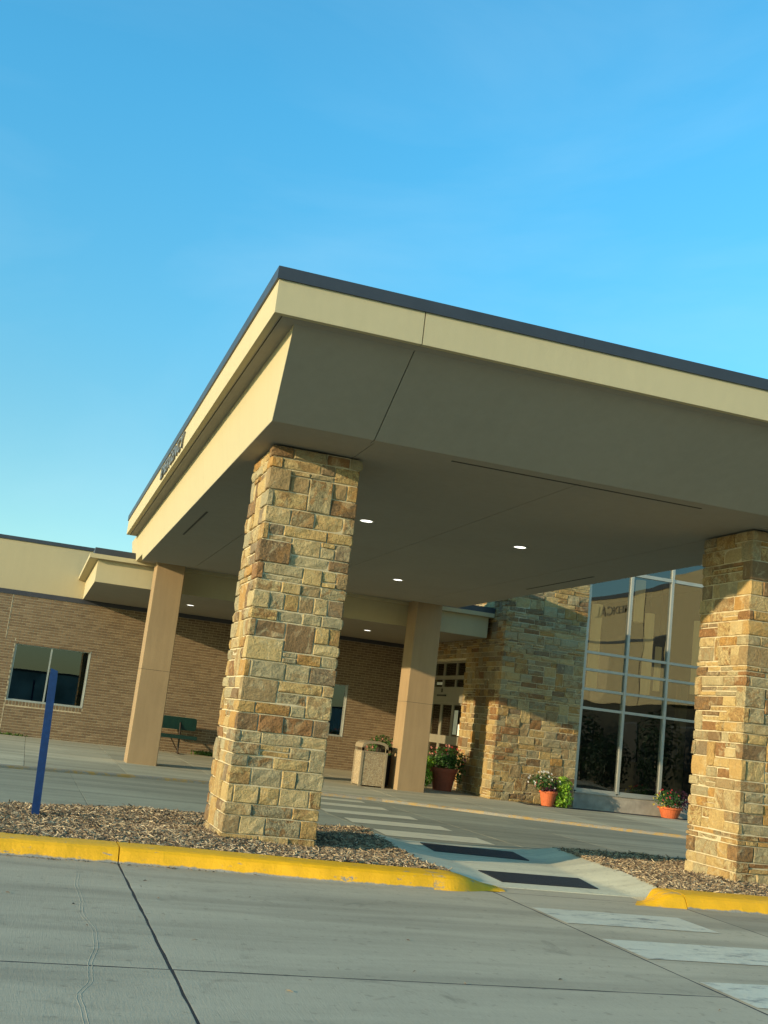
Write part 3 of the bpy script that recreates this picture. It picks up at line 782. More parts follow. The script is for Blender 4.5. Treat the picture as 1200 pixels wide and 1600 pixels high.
# metal cap (L flashing) with seams
def cap_run(x0, x1, y0, y1):
    panel('metal_cap', MB().box(x0, x1, y0, y1, FZ1 - .002, CZ), M_CAP, cn)
cap_run(CX0 - .02, 4.4, CY0 - .02, CY0 + .25); cap_run(4.402, 7.4, CY0 - .02, CY0 + .25); cap_run(7.402, CX1 + .02, CY0 - .02, CY0 + .25)
for a, b in ((CY0 + .252, 12.3), (12.302, 15.4), (15.402, 18.5), (18.502, 21.6), (21.602, CY1 + .02)):
    cap_run(CX0 - .02, CX0 + .25, a, b); cap_run(CX1 - .25, CX1 + .02, a, b)
panel('roof_deck', MB().box(CX0 + .252, CX1 - .252, CY0 + .252, CY1, FZ1 - .03, CZ - .03), M_CAP, cn)
# body: inner beam with sloped front; left side nearly plumb
BX0, BX1 = 1.80, 8.72; TX0, TX1 = 1.70, 8.82; FYB, FYT, BYK = 10.20, 9.20, 22.95
def sloped(xa, xb, xta, xtb):
    return MB().add([(xa, FYB - .004, ZS), (xb, FYB - .004, ZS), (xtb, FYT - .004, FZ0 + .01), (xta, FYT - .004, FZ0 + .01), (xa, FYB + .12, ZS + .0), (xb, FYB + .12, ZS), (xtb, FYT + .12, FZ0 + .01), (xta, FYT + .12, FZ0 + .01)],
        [(0, 1, 2, 3), (7, 6, 5, 4), (0, 3, 7, 4), (1, 5, 6, 2), (0, 4, 5, 1), (3, 2, 6, 7)])
panel('sloped_beam_panel', sloped(BX0, 2.83 - g2, TX0, 2.83 - g2), M_SOFFIT, cn)
panel('sloped_beam_panel', sloped(2.83 + g2, 7.75 - g2, 2.83 + g2, 7.75 - g2), M_SOFFIT, cn)
panel('sloped_beam_panel', sloped(7.75 + g2, BX1, 7.75 + g2, TX1), M_SOFFIT, cn)
panel('joint_backing', MB().add([(BX0 + .1, FYB + .03, ZS + .01), (BX1 - .1, FYB + .03, ZS + .01), (TX1 - .1, FYT + .03, FZ0), (TX0 + .1, FYT + .03, FZ0)], [(0, 1, 2, 3)]), M_SLOT, cn)
def side(y0, y1, zb0, zb1, sgn):
    xb, xt = (BX0, TX0) if sgn < 0 else (BX1, TX1); d = 0.1 * -sgn
    def xat(z): return xb + (xt - xb) * (z - ZS) / (FZ0 - ZS) + .002 * sgn
    ya, yb = y0, y1
    ytop = y0 if y0 > FYB + .01 else FYT
    return MB().add([(xat(zb0), ya, zb0), (xat(zb1), yb, zb1), (xt, yb, FZ0 + .01), (xt, ytop, FZ0 + .01), (xat(zb0) + d, ya, zb0), (xat(zb1) + d, yb, zb1), (xt + d, yb, FZ0 + .01), (xt + d, ytop, FZ0 + .01)],
        [(0, 1, 2, 3), (7, 6, 5, 4), (0, 3, 7, 4), (1, 5, 6, 2), (0, 4, 5, 1), (3, 2, 6, 7)])
for s_ in (-1, 1):
    for a, b in ((FYB, 11.94), (11.94, 14.6), (14.6, 18.7), (18.7, BYK)):
        panel('side_beam_panel', side(a + (.0015 if a != FYB else 0), b - .0015, ZS + .004, ZS + .004, s_), M_STUCCO, cn)
    panel('side_beam_panel', side(BYK, 25.3, 4.19, 4.19, s_), M_STUCCO, cn)
panel('back_panel', MB().box(BX0 + .1, BX1 - .1, BYK - .1, BYK, ZS + .001, 4.19), M_SOFFIT, cn)
panel('rear_soffit', MB().box(BX0 + .06, BX1 - .06, BYK + .001, 24.45, 4.195, 4.24), M_SOFFIT, cn)
# soffit boards with control joints and vent slots cut between them
xj = [BX0 + .1, 2.86, 5.16, 7.72, BX1 - .1]; yj = [FYB + .12, BYK - .1]
sf = lambda a, b, c, d: panel('soffit_panel', MB().box(a, b, c, d, ZS, ZS + .05), M_SOFFIT, cn)
jg = .004
for a, b in zip(xj, xj[1:]):
    sf(a + jg * (a > BX0 + .2), b - jg * (b < BX1 - .2), yj[0], yj[1])
panel('soffit_edge', MB().box(BX0, BX0 + .099, FYB + .12, BYK - .001, ZS - .001, ZS + .05), M_SOFFIT, cn)
panel('soffit_edge', MB().box(BX1 - .099, BX1, FYB + .12, BYK - .001, ZS - .001, ZS + .05), M_SOFFIT, cn)
panel('joint_backing', MB().box(BX0 + .12, BX1 - .12, FYB + .15, BYK - .15, ZS + .055, ZS + .06), M_SLOT, cn)
for a, b, c, d in ((3.73, 6.68, 10.40, 10.43), (2.035, 2.065, 15.9, 18.5), (8.32, 8.35, 15.95, 18.5)):
    panel('vent_slot', MB().box(a, b, c, d, ZS - .004, ZS + .002), M_SLOT, cn)
# letters on the left fascia
def word(txt, root_, at, height, total, axis, m, depth=.03, sx=1.0):
    """letters read along 'axis'; each is a part of root_"""
    n = len(txt); made = []
    cur = 0.0; objs = []
    for ch in txt:
        cu = bpy.data.curves.new('letter', 'FONT'); cu.body = ch; cu.size = 1.0; cu.extrude = 0.5; cu.resolution_u = 3; cu.offset = 0.012
        ob = bpy.data.objects.new('tmp', cu); COL.objects.link(ob); objs.append(ob)
    bpy.context.view_layer.update(); dg = bpy.context.evaluated_depsgraph_get()
    wd = []
    for ob in objs:
        me = bpy.data.meshes.new_from_object(ob.evaluated_get(dg)); me.name = 'letter'; made.append(me)
        xs = [v.co.x for v in me.vertices]; wd.append((min(xs), max(xs)))
    sp = 0.10; tot = sum(b - a for a, b in wd) + sp * (n - 1); k = total / tot; ky = height / 0.72
    for me, (a, b) in zip(made, wd):
        for v in me.vertices:
            u_ = (v.co.x - a) * k + cur; h = v.co.y * ky; d = (v.co.z) * depth
            if axis == '-Y': v.co = (-d, -u_, h)
            me
        me.materials.append(m); cur += (b - a + sp) * k
        o = link_mesh('letter', me, root_); o.location = Vector(at) - ORG[root_.name]
    for ob in objs: bpy.data.objects.remove(ob)
word('EMERGENCY', cn, (CX0 - .014, 17.62, 4.745), 0.205, 2.72, '-Y', M_LETTER)

# downlights
def downlight(x, y, z, label, r=.085):
    t = empty('ceiling_light', (x, y, z), label, 'ceiling light', 'round recessed downlights')
    MB().lathe([(r + .022, z + .002), (r + .020, z - .007), (r, z - .005), (r - .004, z + .004)], x, y, 24).build('trim_ring', M_WHITE, t, smooth=True)
    n = 24; b = MB(); b.add([(x + (r - .003) * math.cos(2 * math.pi * i / n), y + (r - .003) * math.sin(2 * math.pi * i / n), z - .002) for i in range(n)], [tuple(reversed(range(n)))])
    b.build('lens', M_LAMP, t)
downlight(4.05, 14.5, ZS, 'lit round downlight in the canopy ceiling nearest the near pillar')
downlight(6.37, 14.5, ZS, 'lit round downlight at the right of the canopy ceiling, front row')
downlight(6.32, 19.93, ZS, 'lit round downlight deep in the canopy ceiling above the middle post')
downlight(3.41, 27.0, 3.64, 'lit round downlight in the lower roof beside the left tan post')
downlight(7.91, 27.0, 3.64, 'lit round downlight in the lower roof left of the middle post')

# ---------------------------------------------------------------- tan posts
def post(x, y, w_, label, wt=None):
    t = empty('square_column', (x + w_ / 2, y + w_ / 2, 0), label, 'column', 'tan square columns')
    zb = -0.02; zj = 1.92; zt = 4.38; e = .012
    def shaft(z0, z1, w0, w1, nm):
        mb = MB(); rows = []
        for z, w in ((z0, w0), (z1, w1)):
            c = (x + w_ / 2, y + w_ / 2); h = w / 2
            pts = [(-h + e, -h), (h - e, -h), (h, -h + e), (h, h - e), (h - e, h), (-h + e, h), (-h, h - e), (-h, -h + e)]
            rows.append([(c[0] + a, c[1] + b, z) for a, b in pts])
        mb.grid(rows, close=True); mb.f.append(tuple(range(8, 16))); mb.t.append(.5); mb.m.append(0); return mb.build(nm, M_POST, t)
    shaft(zb, zj - .003, w_, w_ - .01, 'lower_shaft'); shaft(zj + .003, zt, w_ - .012, w_ - .025, 'upper_shaft')
    MB().box(x + .01, x + w_ - .01, y + .01, y + w_ - .01, zj - .01, zj + .01).build('joint', M_SLOT, t)
    return t
post(2.17, 23.70, 0.62, 'left tan square column in full sun near the green bench')
post(8.03, 23.70, 0.64, 'middle tan square column half in canopy shade beside the beige bin')

# ---------------------------------------------------------------- brick building wing
WY = 29.93
bw = empty('brick_building', (4, 30.2, 0), 'long brown brick wing with cream upper wall and dark roof edge', 'building')
wins = [(-0.46, 1.42, 0.88, 2.335), (6.50, 8.40, 0.90, 2.335)]
segs_x = sorted(set([-14.0, 10.25] + [v for w_ in wins for v in w_[:2]]))
BZ0 = 0.0; CHB = 0.0678; CWB = 0.2032
mb = MB()
def holes(x0, x1):
    return [w_ for w_ in wins if w_[0] < (x0 + x1) / 2 < w_[1]]
for a, b in zip(segs_x, segs_x[1:]):
    h = holes(a, b)
    if h: mb.box(a, b, WY + .0035, WY + .30, -.3, h[0][2] - .004); mb.box(a, b, WY + .0035, WY + .30, h[0][3], 3.53)
    else: mb.box(a, b, WY + .0035, WY + .30, -.3, 3.53)
mb.build('mortar_wall', M_BMORT, bw)
tones = [0.05, 0.2, 0.35, 0.5, 0.6, 0.75, 0.95]
def brick_mesh(L, t):
    m_ = MB().box(-L / 2, L / 2, 0, .06, 0, .0578, t); me = bpy.data.meshes.new('brick'); me.from_pydata(m_.v, [], m_.f); me.materials.append(M_BRICK)
    at = me.attributes.new('tone', 'FLOAT', 'FACE'); at.data.foreach_set('value', m_.t); return me
BM = [brick_mesh(.1932, t) for t in tones]
far_b = MB(); cnt = 0; br = random.Random(5)
cands = []
nrow = int(3.53 / CHB)
for j in range(nrow):
    z = BZ0 + .004 + j * CHB
    off = (CWB / 2 if j % 2 else 0)
    x = -14 + off
    i = 0
    while x < 10.2:
        cuts = [(x, x + CWB - .010)]
        # vertical control joint left of the first window
        cj = -0.72 if z > 2.42 else -0.47
        if x < cj < x + CWB: cuts = [(x, cj - .006), (cj + .006, x + CWB - .010)]
        for a, b in cuts:
            b = min(b, 10.24)
            for w_ in wins:
                if w_[2] - .12 < z + .03 < w_[3]:
                    if a < w_[0] < b: b = w_[0] - .002
                    if a < w_[1] < b: a = w_[1] + .002
                    if a >= w_[0] - .001 and b <= w_[1] + .001: a = b
            if b - a > .03: cands.append((a, b, z))
        x += CWB
def vis(c):
    a, b, z = c
    full = abs((b - a) - .1932) < .002
    return full and -0.9 < a < 2.0
def size(c): 
    return (Vector((c[0], WY, c[2])) - EYE).length
pick = sorted([c for c in cands if vis(c)], key=size)[:300]
ps = set(pick)
for c in cands:
    a, b, z = c
    if c in ps:
        o = link_mesh('brick', br.choice(BM), bw, Vector(((a + b) / 2, WY - br.uniform(0, .003), z)) - ORG[bw.name])
    else:
        d = br.uniform(0, .003); far_b.box(a, b, WY - d, WY + .06, z, z + .0578, br.choice(tones))
for w_ in wins:   # soldier course sills
    n = int((w_[1] - w_[0]) / .0800)
    for i in range(n):
        x = w_[0] + i * (w_[1] - w_[0]) / n
        far_b.box(x + .010, x + (w_[1] - w_[0]) / n - .012, WY - .002, WY + .06, w_[2] - .105, w_[2] - .006, br.choice(tones))
for cx_, za_, zb_ in ((-0.72, 2.42, 3.53), (-0.47, 0.02, 0.80)):
    MB().box(cx_ - .007, cx_ + .007, WY - .0045, WY + .01, za_, zb_).build('control_joint', M_BMORT, bw)
far_b.build('brickwork', M_BRICK, bw, kind='stuff')
MB().box(-14, 10.24, WY - .02, WY + .3, 3.532, 3.65).build('frieze_band', M_BAND, bw)
for a, b in ((-14, -8.2), (-8.19, -2.4), (-2.39, 3.6), (3.61, 10.24)):
    MB().box(a, b, WY + .0, WY + .3, 3.652, 4.918).build('upper_wall_panel', M_WALL, bw)
MB().box(-14, 10.24, WY - .03, WY + .34, 4.92, 5.012).build('roof_cap', M_CAP, bw)
MB().box(-14, 10.24, WY + .31, WY + 9, 4.6, 4.7).build('roof', M_CAP, bw)
for w_ in wins:
    x0, x1, z0, z1 = w_
    f = MB(); t = .045
    y0, y1 = WY + .06, WY + .12
    f.box(x0, x1, y0, y1, z0, z0 + t); f.box(x0, x1, y0, y1, z1 - t, z1); f.box(x0, x0 + t, y0, y1, z0 + t, z1 - t); f.box(x1 - t, x1, y0, y1, z0 + t, z1 - t)
    xm = x0 + (x1 - x0) * .485; f.box(xm - .02, xm + .02, y0 - .005, y1, z0 + t, z1 - t)
    fr = f.build('window', M_ALU, bw)
    for a, b in ((x0 + t, xm - .02), (xm + .02, x1 - t)):
        MB().add([(a, y0 + .03, z0 + t), (b, y0 + .03, z0 + t), (b, y0 + .03, z1 - t), (a, y0 + .03, z1 - t)], [(0, 1, 2, 3)]).build('pane', M_WGLASS, fr)
    MB().box(x0 - .01, x1 + .01, WY - .006, WY + .06, z0 - .004, z0 + .018).build('sill', M_ALU, fr)
    MB().box(x1 - .003, x1 + .012, WY - .004, WY + .1, z0, z1).build('edge_trim', M_ALU, fr)
    rm = MB(); rm.box(x0 - .6, x1 + .6, WY + 3, WY + 3.1, 0, 2.8); rm.box(x0 - .7, x0 - .6, WY + .3, WY + 3, 0, 2.8); rm.box(x1 + .6, x1 + .7, WY + .3, WY + 3, 0, 2.8); rm.box(x0 - .7, x1 + .7, WY + .3, WY + 3.1, 2.8, 2.9); rm.box(x0 - .7, x1 + .7, WY + .3, WY + 3.1, -.1, 0)
    rm.build('room', M_DARKROOM, bw)
    MB().box(x0 + (x1 - x0) * .86, x1 - t, WY + .16, WY + .19, z0, z1).build('curtain', M_DARKROOM, bw)

# lower canopy in front of the wing
lc = empty('lower_canopy', (5.5, 27, 3.64), 'lower flat cream canopy over the entrance walk with thin edge and dark cap', 'canopy')
LX0, LX1, LY = 1.0, 10.12, 24.48
MB().box(LX0, LX1, LY, WY - .021, 3.64, 3.67).build('soffit', M_SOFFIT, lc)
MB().box(LX0, LX1, LY - .001, LY + .1, 3.641, 4.128).build('front_face', M_STUCCO, lc)
MB().box(LX0 - .001, LX0 + .1, LY + .1, WY - .001, 3.641, 4.128).build('side_face', M_STUCCO, lc)
MB().box(LX1 - .1, LX1 + .001, LY + .1, WY - .001, 3.641, 4.128).build('side_face', M_STUCCO, lc)
MB().box(LX0 - .19, LX1 + .09, LY - .135, WY - .002, 4.13, 4.225).build('edge_board', M_STUCCO, lc)
MB().box(LX0 - .10, LX1 + .10, LY - .12, WY - .032, 4.227, 4.36).build('roof_cap', M_CAP, lc)

# ---------------------------------------------------------------- stone tower with the glazed lobby
TXa, TXb, TY, TZ = 10.25, 12.31, 23.70, 6.2
tw = empty('stone_wall', (11.3, 24, 0), 'tall ledge stone wall block with the entrance doors on its left side', 'wall')
core = MB(); core.box(TXa, TXb, TY, TY + .5, -.3, TZ)
core.box(TXa, TXa + .35, TY + .5, 25.93, -.3, TZ); core.box(TXa, TXa + .35, 25.93, 28.5, 3.17, TZ); core.box(TXa, TXa + .35, 28.5, 30.3, -.3, TZ)
core.build('mortar_core', M_MORTAR, tw)
r = random.Random(31); ch = 0.0585
nz = round(TZ / ch)
occF = [[False] * 200 for _ in range(nz + 2)]; occS = [[False] * 200 for _ in range(nz + 2)]
fw = 41; sw = 45; cwd = .05
cF = (TXb - TXa) / fw
stones = []
csT = courses(nz, r)
for q, (j, jt) in enumerate(csT):
    h = jt - j; A = r.randint(1, 2) if q % 2 else r.randint(3, 6); B = r.randint(3, 7) if q % 2 else r.randint(1, 3)
    for jj in range(j, j + h):
        for i in range(A): occF[jj][i] = True
        for i in range(B): occS[jj][i] = True
    stones.append(('q', quoin_path(Vector((TXa, TY, 0)), X_, -Y_, Y_, -X_, A * cF, B * cwd, r.uniform(.01, .03), r, .003), j * ch, (j + h) * ch))
st = pack(fw, csT, r, lambda i, j: occF[j][i], 4, 9)
for i0, i1, j0, j1 in st: stones.append(('f', flat_path(Vector((TXa, TY, 0)), X_, -Y_, i0 * cF, i1 * cF, r.uniform(.004, .03), r, .003), j0 * ch, j1 * ch))
nS = 132     # to the wing wall
st = pack(nS, csT, r, lambda i, j: occS[j][i] if i < 200 and occS[j][i] else (44.6 < i < 96 and j * ch < 3.17), 4, 8)
for i0, i1, j0, j1 in st: stones.append(('s', flat_path(Vector((TXa, TY, 0)), Y_, -X_, i0 * cwd, i1 * cwd, r.uniform(.004, .03), r, .003), j0 * ch, j1 * ch))
def srank(s):
    k, pa, a, b = s
    y = pa[2][0].y
    if a > 4.75: return 50 + a
    return {'f': 0, 'q': 0.5, 's': 1}[k] + y * .05 + (5 if (k == 's' and y > 26) else 0)
stones.sort(key=srank)
rest = MB()
for k, (kind_, pa, a, b) in enumerate(stones):
    m_ = MB() if k < 300 else rest
    stone_patch(m_, pa, a + .003, b - .003, r)
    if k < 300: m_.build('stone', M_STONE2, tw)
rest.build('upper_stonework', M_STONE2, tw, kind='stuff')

# sliding entrance doors in the left side of the stone block
dr = empty('entrance_door', (10.35, 27, 0), 'glazed sliding entrance doors with small square transom panes in the stone wall', 'door')
dx0, dx1 = 10.33, 10.40; ya, yb = 25.93, 28.5
fr = MB()
fr.box(dx0, dx1, ya, ya + .05, 0, 3.17); fr.box(dx0, dx1, yb - .05, yb, 0, 3.17)
for z0, z1 in ((3.12, 3.17), (2.70, 2.80),): fr.box(dx0, dx1, ya + .05, yb - .05, z0, z1)
for y in (26.76, 27.66): fr.box(dx0, dx1, y - .045, y + .045, 2.8, 3.12); fr.box(dx0, dx1, y - .045, y + .045, 2.5, 2.7)
fr.build('frame', M_DOORFR, dr)
MB().box(dx0 - .05, dx1, ya + .05, yb - .05, 2.10, 2.50).build('header_box', M_DOORFR, dr)
MB().box(dx0 - .09, dx0 - .051, 27.2, 27.8, 2.26, 2.30).build('sensor', M_SLOT, dr)
for a, b in ((ya + .05, 26.715), (26.805, 27.615), (27.705, yb - .05)):
    for z0, z1 in ((2.8, 3.12), (2.5, 2.7)): MB().box(dx0 + .03, dx0 + .036, a, b, z0, z1).build('transom_pane', M_WGLASS, dr)
ws = [ya + .05, 26.78, 27.60, yb - .05]
for a, b in zip(ws, ws[1:]):
    lf = MB(); d0, d1 = dx0 + .0, dx0 + .05
    lf.box(d0, d1, a + .002, a + .07, 0.02, 2.098); lf.box(d0, d1, b - .07, b - .002, 0.02, 2.098)
    lf.box(d0, d1, a + .07, b - .07, 1.06, 1.27); lf.box(d0, d1, a + .07, b - .07, .02, .2); lf.box(d0, d1, a + .07, b - .07, 2.05, 2.098)
    leaf = lf.build('door_leaf', M_DOORFR, dr)
    for z0, z1 in ((.2, 1.06), (1.27, 2.05)): MB().box(d0 + .02, d0 + .026, a + .07, b - .07, z0, z1).build('pane', M_WGLASS, leaf)
MB().box(dx0 - .004, dx0 - .001, 26.36, 26.62, 1.32, 1.92).build('notice', M_WHITE, dr)
MB().box(dx0 - .004, dx0 - .001, 26.12, 26.30, 1.30, 1.58).build('notice', M_WHITE, dr)
MB().box(dx0 - .004, dx0 - .001, 27.7, 28.1, 2.56, 2.63).build('transom_sign', M_WHITE, dr)
MB().box(dx0 - .054, dx0 - .0505, 27.48, 27.6, 2.36, 2.46).build('sensor_sticker', M_SLOT, dr)
tg = MB(); tg.box(10.6, 10.7, 24.3, 30.3, 0, 3.2) if False else None

# glazed curtain wall
GY = 23.80
cw_ = empty('glass_wall', (14.6, 23.8, 0), 'tall tinted curtain wall with pale aluminium grid right of the stone wall', 'glass wall')
vx = [12.36 + 1.112 * i for i in range(0, 6)]; hz_ = [0.42, 2.29, 2.73, 3.19, 3.60, 5.62, 6.15]
for i, x in enumerate(vx):
    MB().box(x - .032, x + .032, GY - .06, GY + .08, .40, 6.2).build('mullion', M_ALU, cw_)
for z in hz_:
    for a, b in zip(vx, vx[1:]):
        MB().box(a + .032, b - .032, GY - .045, GY + .08, z - .03 - (.02 if z in (.42, 5.62) else 0), z + .03).build('transom', M_ALU, cw_)
for a, b in zip(vx, vx[1:]):
    for c, d in zip(hz_, hz_[1:]):
        MB().add([(a + .03, GY, c + .02), (b - .03, GY, c + .02), (b - .03, GY, d - .02), (a + .03, GY, d - .02)], [(0, 1, 2, 3)]).build('pane', M_GLASS, cw_)
MB().box(12.315, 18.0, GY - .12, GY + .2, -.3, .372).build('knee_wall', M_KNEE, cw_)
MB().box(12.325, 18.0, GY - .14, GY + .0, .345, .371).build('sill', M_ALU, cw_)

# lobby behind the glass
lb = empty('lobby_room', (15, 28, 0), 'dim lobby interior behind the tinted curtain wall', 'room')
MB().box(10.62, 20, GY + .21, 34, -.05, 0.02).build('floor', M_ROOMFLOOR, lb)
MB().box(10.62, 20, 34, 34.2, 0, 6.3).build('back_wall', M_DARKROOM, lb)
MB().box(18.0, 18.2, GY - .1, 34, -.3, 6.3).build('side_wall', M_DARKROOM, lb)
MB().box(10.25, 20, GY + .1, 34.2, 6.2, 6.35).build('ceiling', M_DARKROOM, lb)
MB().box(10.55, 10.62, GY + .5, 25.9, 0, 6.2).build('partition', M_DARKROOM, lb)
for x in (13.3, 16.4): MB().box(x, x + .22, 26.0, 26.22, 0, 3.3).build('interior_post', M_POST, lb)
# pendant lamps: long pale cylinders, placed on the sight lines where the photograph shows them
def pendant(xg, z0, z1, y, r_, label):
    k = y / GY; x = xg * k; za = 1.35 + (z0 - 1.35) * k; zb = 1.35 + (z1 - 1.35) * k
    t = empty('pendant_lamp', (x, y, zb), label, 'pendant lamp', 'long pendant lamps in the lobby')
    MB().tube((x, y, za), (x, y, zb), r_, n=20).build('shade', M_PEND, t, smooth=False)
    MB().tube((x, y, zb), (x, y, 6.2), .012, n=6).build('cord', M_SLOT, t)
pendant(12.60, 2.77, 4.75, 25.6, .135, 'tall glowing cylinder lamp hanging at the far left pane of the lobby glass')
pendant(13.72, 4.49, 5.50, 25.4, .13, 'high hung short cylinder lamp at the top of the second glass column')
pendant(14.03, 2.78, 4.73, 25.9, .125, 'long cylinder lamp hanging mid height in the second glass column')
pendant(14.33, 2.90, 3.96, 27.0, .09, 'short low cylinder lamp beside the long one in the second glass column')
pendant(15.40, 2.95, 4.73, 26.0, .13, 'cylinder lamp seen just left of the right stone pillar')

# wing across the forecourt (outside the frame, mirrored in the glass)
ow = empty('tan_building', (26, 6, 0), 'cream walled hospital wing with dark lettering, mirrored in the curtain wall', 'building')
MB().box(24.0, 32, -6, 15, 3.4, 8.05).build('upper_wall', M_WALL, ow)
MB().box(24.04, 32, -6, 15, -.3, 3.4).build('lower_wall', M_WINGLOW, ow)
MB().box(23.96, 32.04, -6.04, 15.04, 8.05, 8.25).build('roof_cap', M_CAP, ow)
for y0, y1, z0, z1 in ((7.3, 8.2, 4.9, 6.2), (10.6, 11.3, 4.7, 6.6), (-2, -0.6, 4.9, 6.2), (1.0, 2.6, 1.0, 2.6), (5.0, 6.6, 1.0, 2.6), (9.2, 10.8, 1.0, 2.6)):
    fo = MB().box(23.97, 24.05, y0, y1, z0, z1).build('window', M_CAP, ow)
    MB().box(23.962, 23.969, y0 + .06, y1 - .06, z0 + .06, z1 - .06).build('pane', M_SLOT, fo)
MB().box(23.975, 24.0, -6, 15, 6.05, 6.15).build('trim_band', M_CAP, ow)
for yy in (-1.2, 2.0 - 3.4, 6.4, 9.6, 12.8): MB().box(23.99, 24.0, yy, yy + .04, 3.4, 8.0).build('panel_joint', M_SLOT, ow)
MB().box(23.6, 24.0, 8.9, 12.2, 3.4, 8.5).build('raised_bay', M_WALL, ow)
word('MEDICAL', ow, (23.985, 5.35, 7.25), .42, 3.1, '-Y', M_LETTER2)
# long low block behind the viewer, mirrored in the brick wing's windows
ob = empty('distant_building', (0, -46, 0), 'long low dark building far behind the viewpoint', 'building')
MB().box(-40, 60, -50, -46, -.3, 2.4).build('wall', M_TEAL, ob)
MB().box(-40.1, 60.1, -50.1, -45.9, 2.4, 2.55).build('roof_cap', M_CAP, ob)

# ---------------------------------------------------------------- blue sign post
bp = empty('sign_post', (0.285, 11.78, 0.1), 'plain blue square sign post leaning slightly, standing in the mulch', 'post')
mb = MB(); w2 = .038
bot = (0.285, 11.79); top = (0.232, 11.79)
rows = []
for z, (cx, cy), s_ in ((0.0, bot, 1), (1.46, (0.234, 11.79), 1), (1.525, top, .93)):
    rows.append([(cx + sx * w2 * s_, cy + sy * w2 * s_, z - (0.02 if (z > 1.5 and sx > 0) else 0)) for sx, sy in ((-1, -1), (1, -1), (1, 1), (-1, 1))])
mb.grid(rows, close=True); mb.f.append((8, 9, 10, 11)); mb.t.append(.5); mb.m.append(0)
mb.build('post', M_BLUE, bp)

# ---------------------------------------------------------------- green bench
bz = 0.03
bn = empty('bench', (3.55, 29.3, bz), 'dark green metal bench against the brick wall behind the left tan column', 'bench')
bx0, bx1 = 2.75, 4.34
bk = MB()
def rrect(x0, x1, z0, z1, rr, n=5):
    pts = []
    for cx, cz, a0 in ((x1 - rr, z0 + rr, -90), (x1 - rr, z1 - rr, 0), (x0 + rr, z1 - rr, 90), (x0 + rr, z0 + rr, 180)):
        for i in range(n + 1): a = math.radians(a0 + 90 * i / n); pts.append((cx + rr * math.cos(a), cz + rr * math.sin(a)))
    return pts
rows = []
pl = rrect(bx0, bx1, bz + .60, bz + .92, .07); n = len(pl)
def by(z): return 29.42 + (z - bz - .45) * .22
vs = [(x, by(z), z) for x, z in pl] + [(x, by(z) + .03, z) for x, z in pl]
bk.add(vs, [tuple(range(n)), tuple(reversed(range(n, 2 * n)))] + [(i, i + n, (i + 1) % n + n, (i + 1) % n) for i in range(n)])
bk.build('backrest', M_GREEN, bn)
st_ = MB(); pl = rrect(bx0, bx1, 28.98, 29.36, .06); n = len(pl)
st_.add([(x, y, bz + .44) for x, y in pl] + [(x, y, bz + .475) for x, y in pl], [tuple(reversed(range(n))), tuple(range(n, 2 * n))] + [(i, (i + 1) % n, n + (i + 1) % n, n + i) for i in range(n)])
st_.build('seat', M_GREEN, bn)
MB().box(bx0 + .02, bx1 - .02, 28.955, 28.98, bz + .385, bz + .47).build('seat_apron', M_GREEN, bn)
for x in (bx0 + .42, bx1 - .42):
    MB().tube((x, 29.30, bz), (x, 29.30, bz + .45), .024).build('leg', M_BROWNBIN, bn)
    MB().tube((x, 29.30, bz + .45), (x, by(bz + .85) + .045, bz + .85), .02).build('back_support', M_BROWNBIN, bn)
    MB().tube((x, 29.06, bz + .02), (x, 29.50, bz + .02), .022).build('foot', M_BROWNBIN, bn)
    MB().tube((x - .25, 29.25, bz + .42), (x, 29.30, bz + .06), .012).build('brace', M_BROWNBIN, bn)

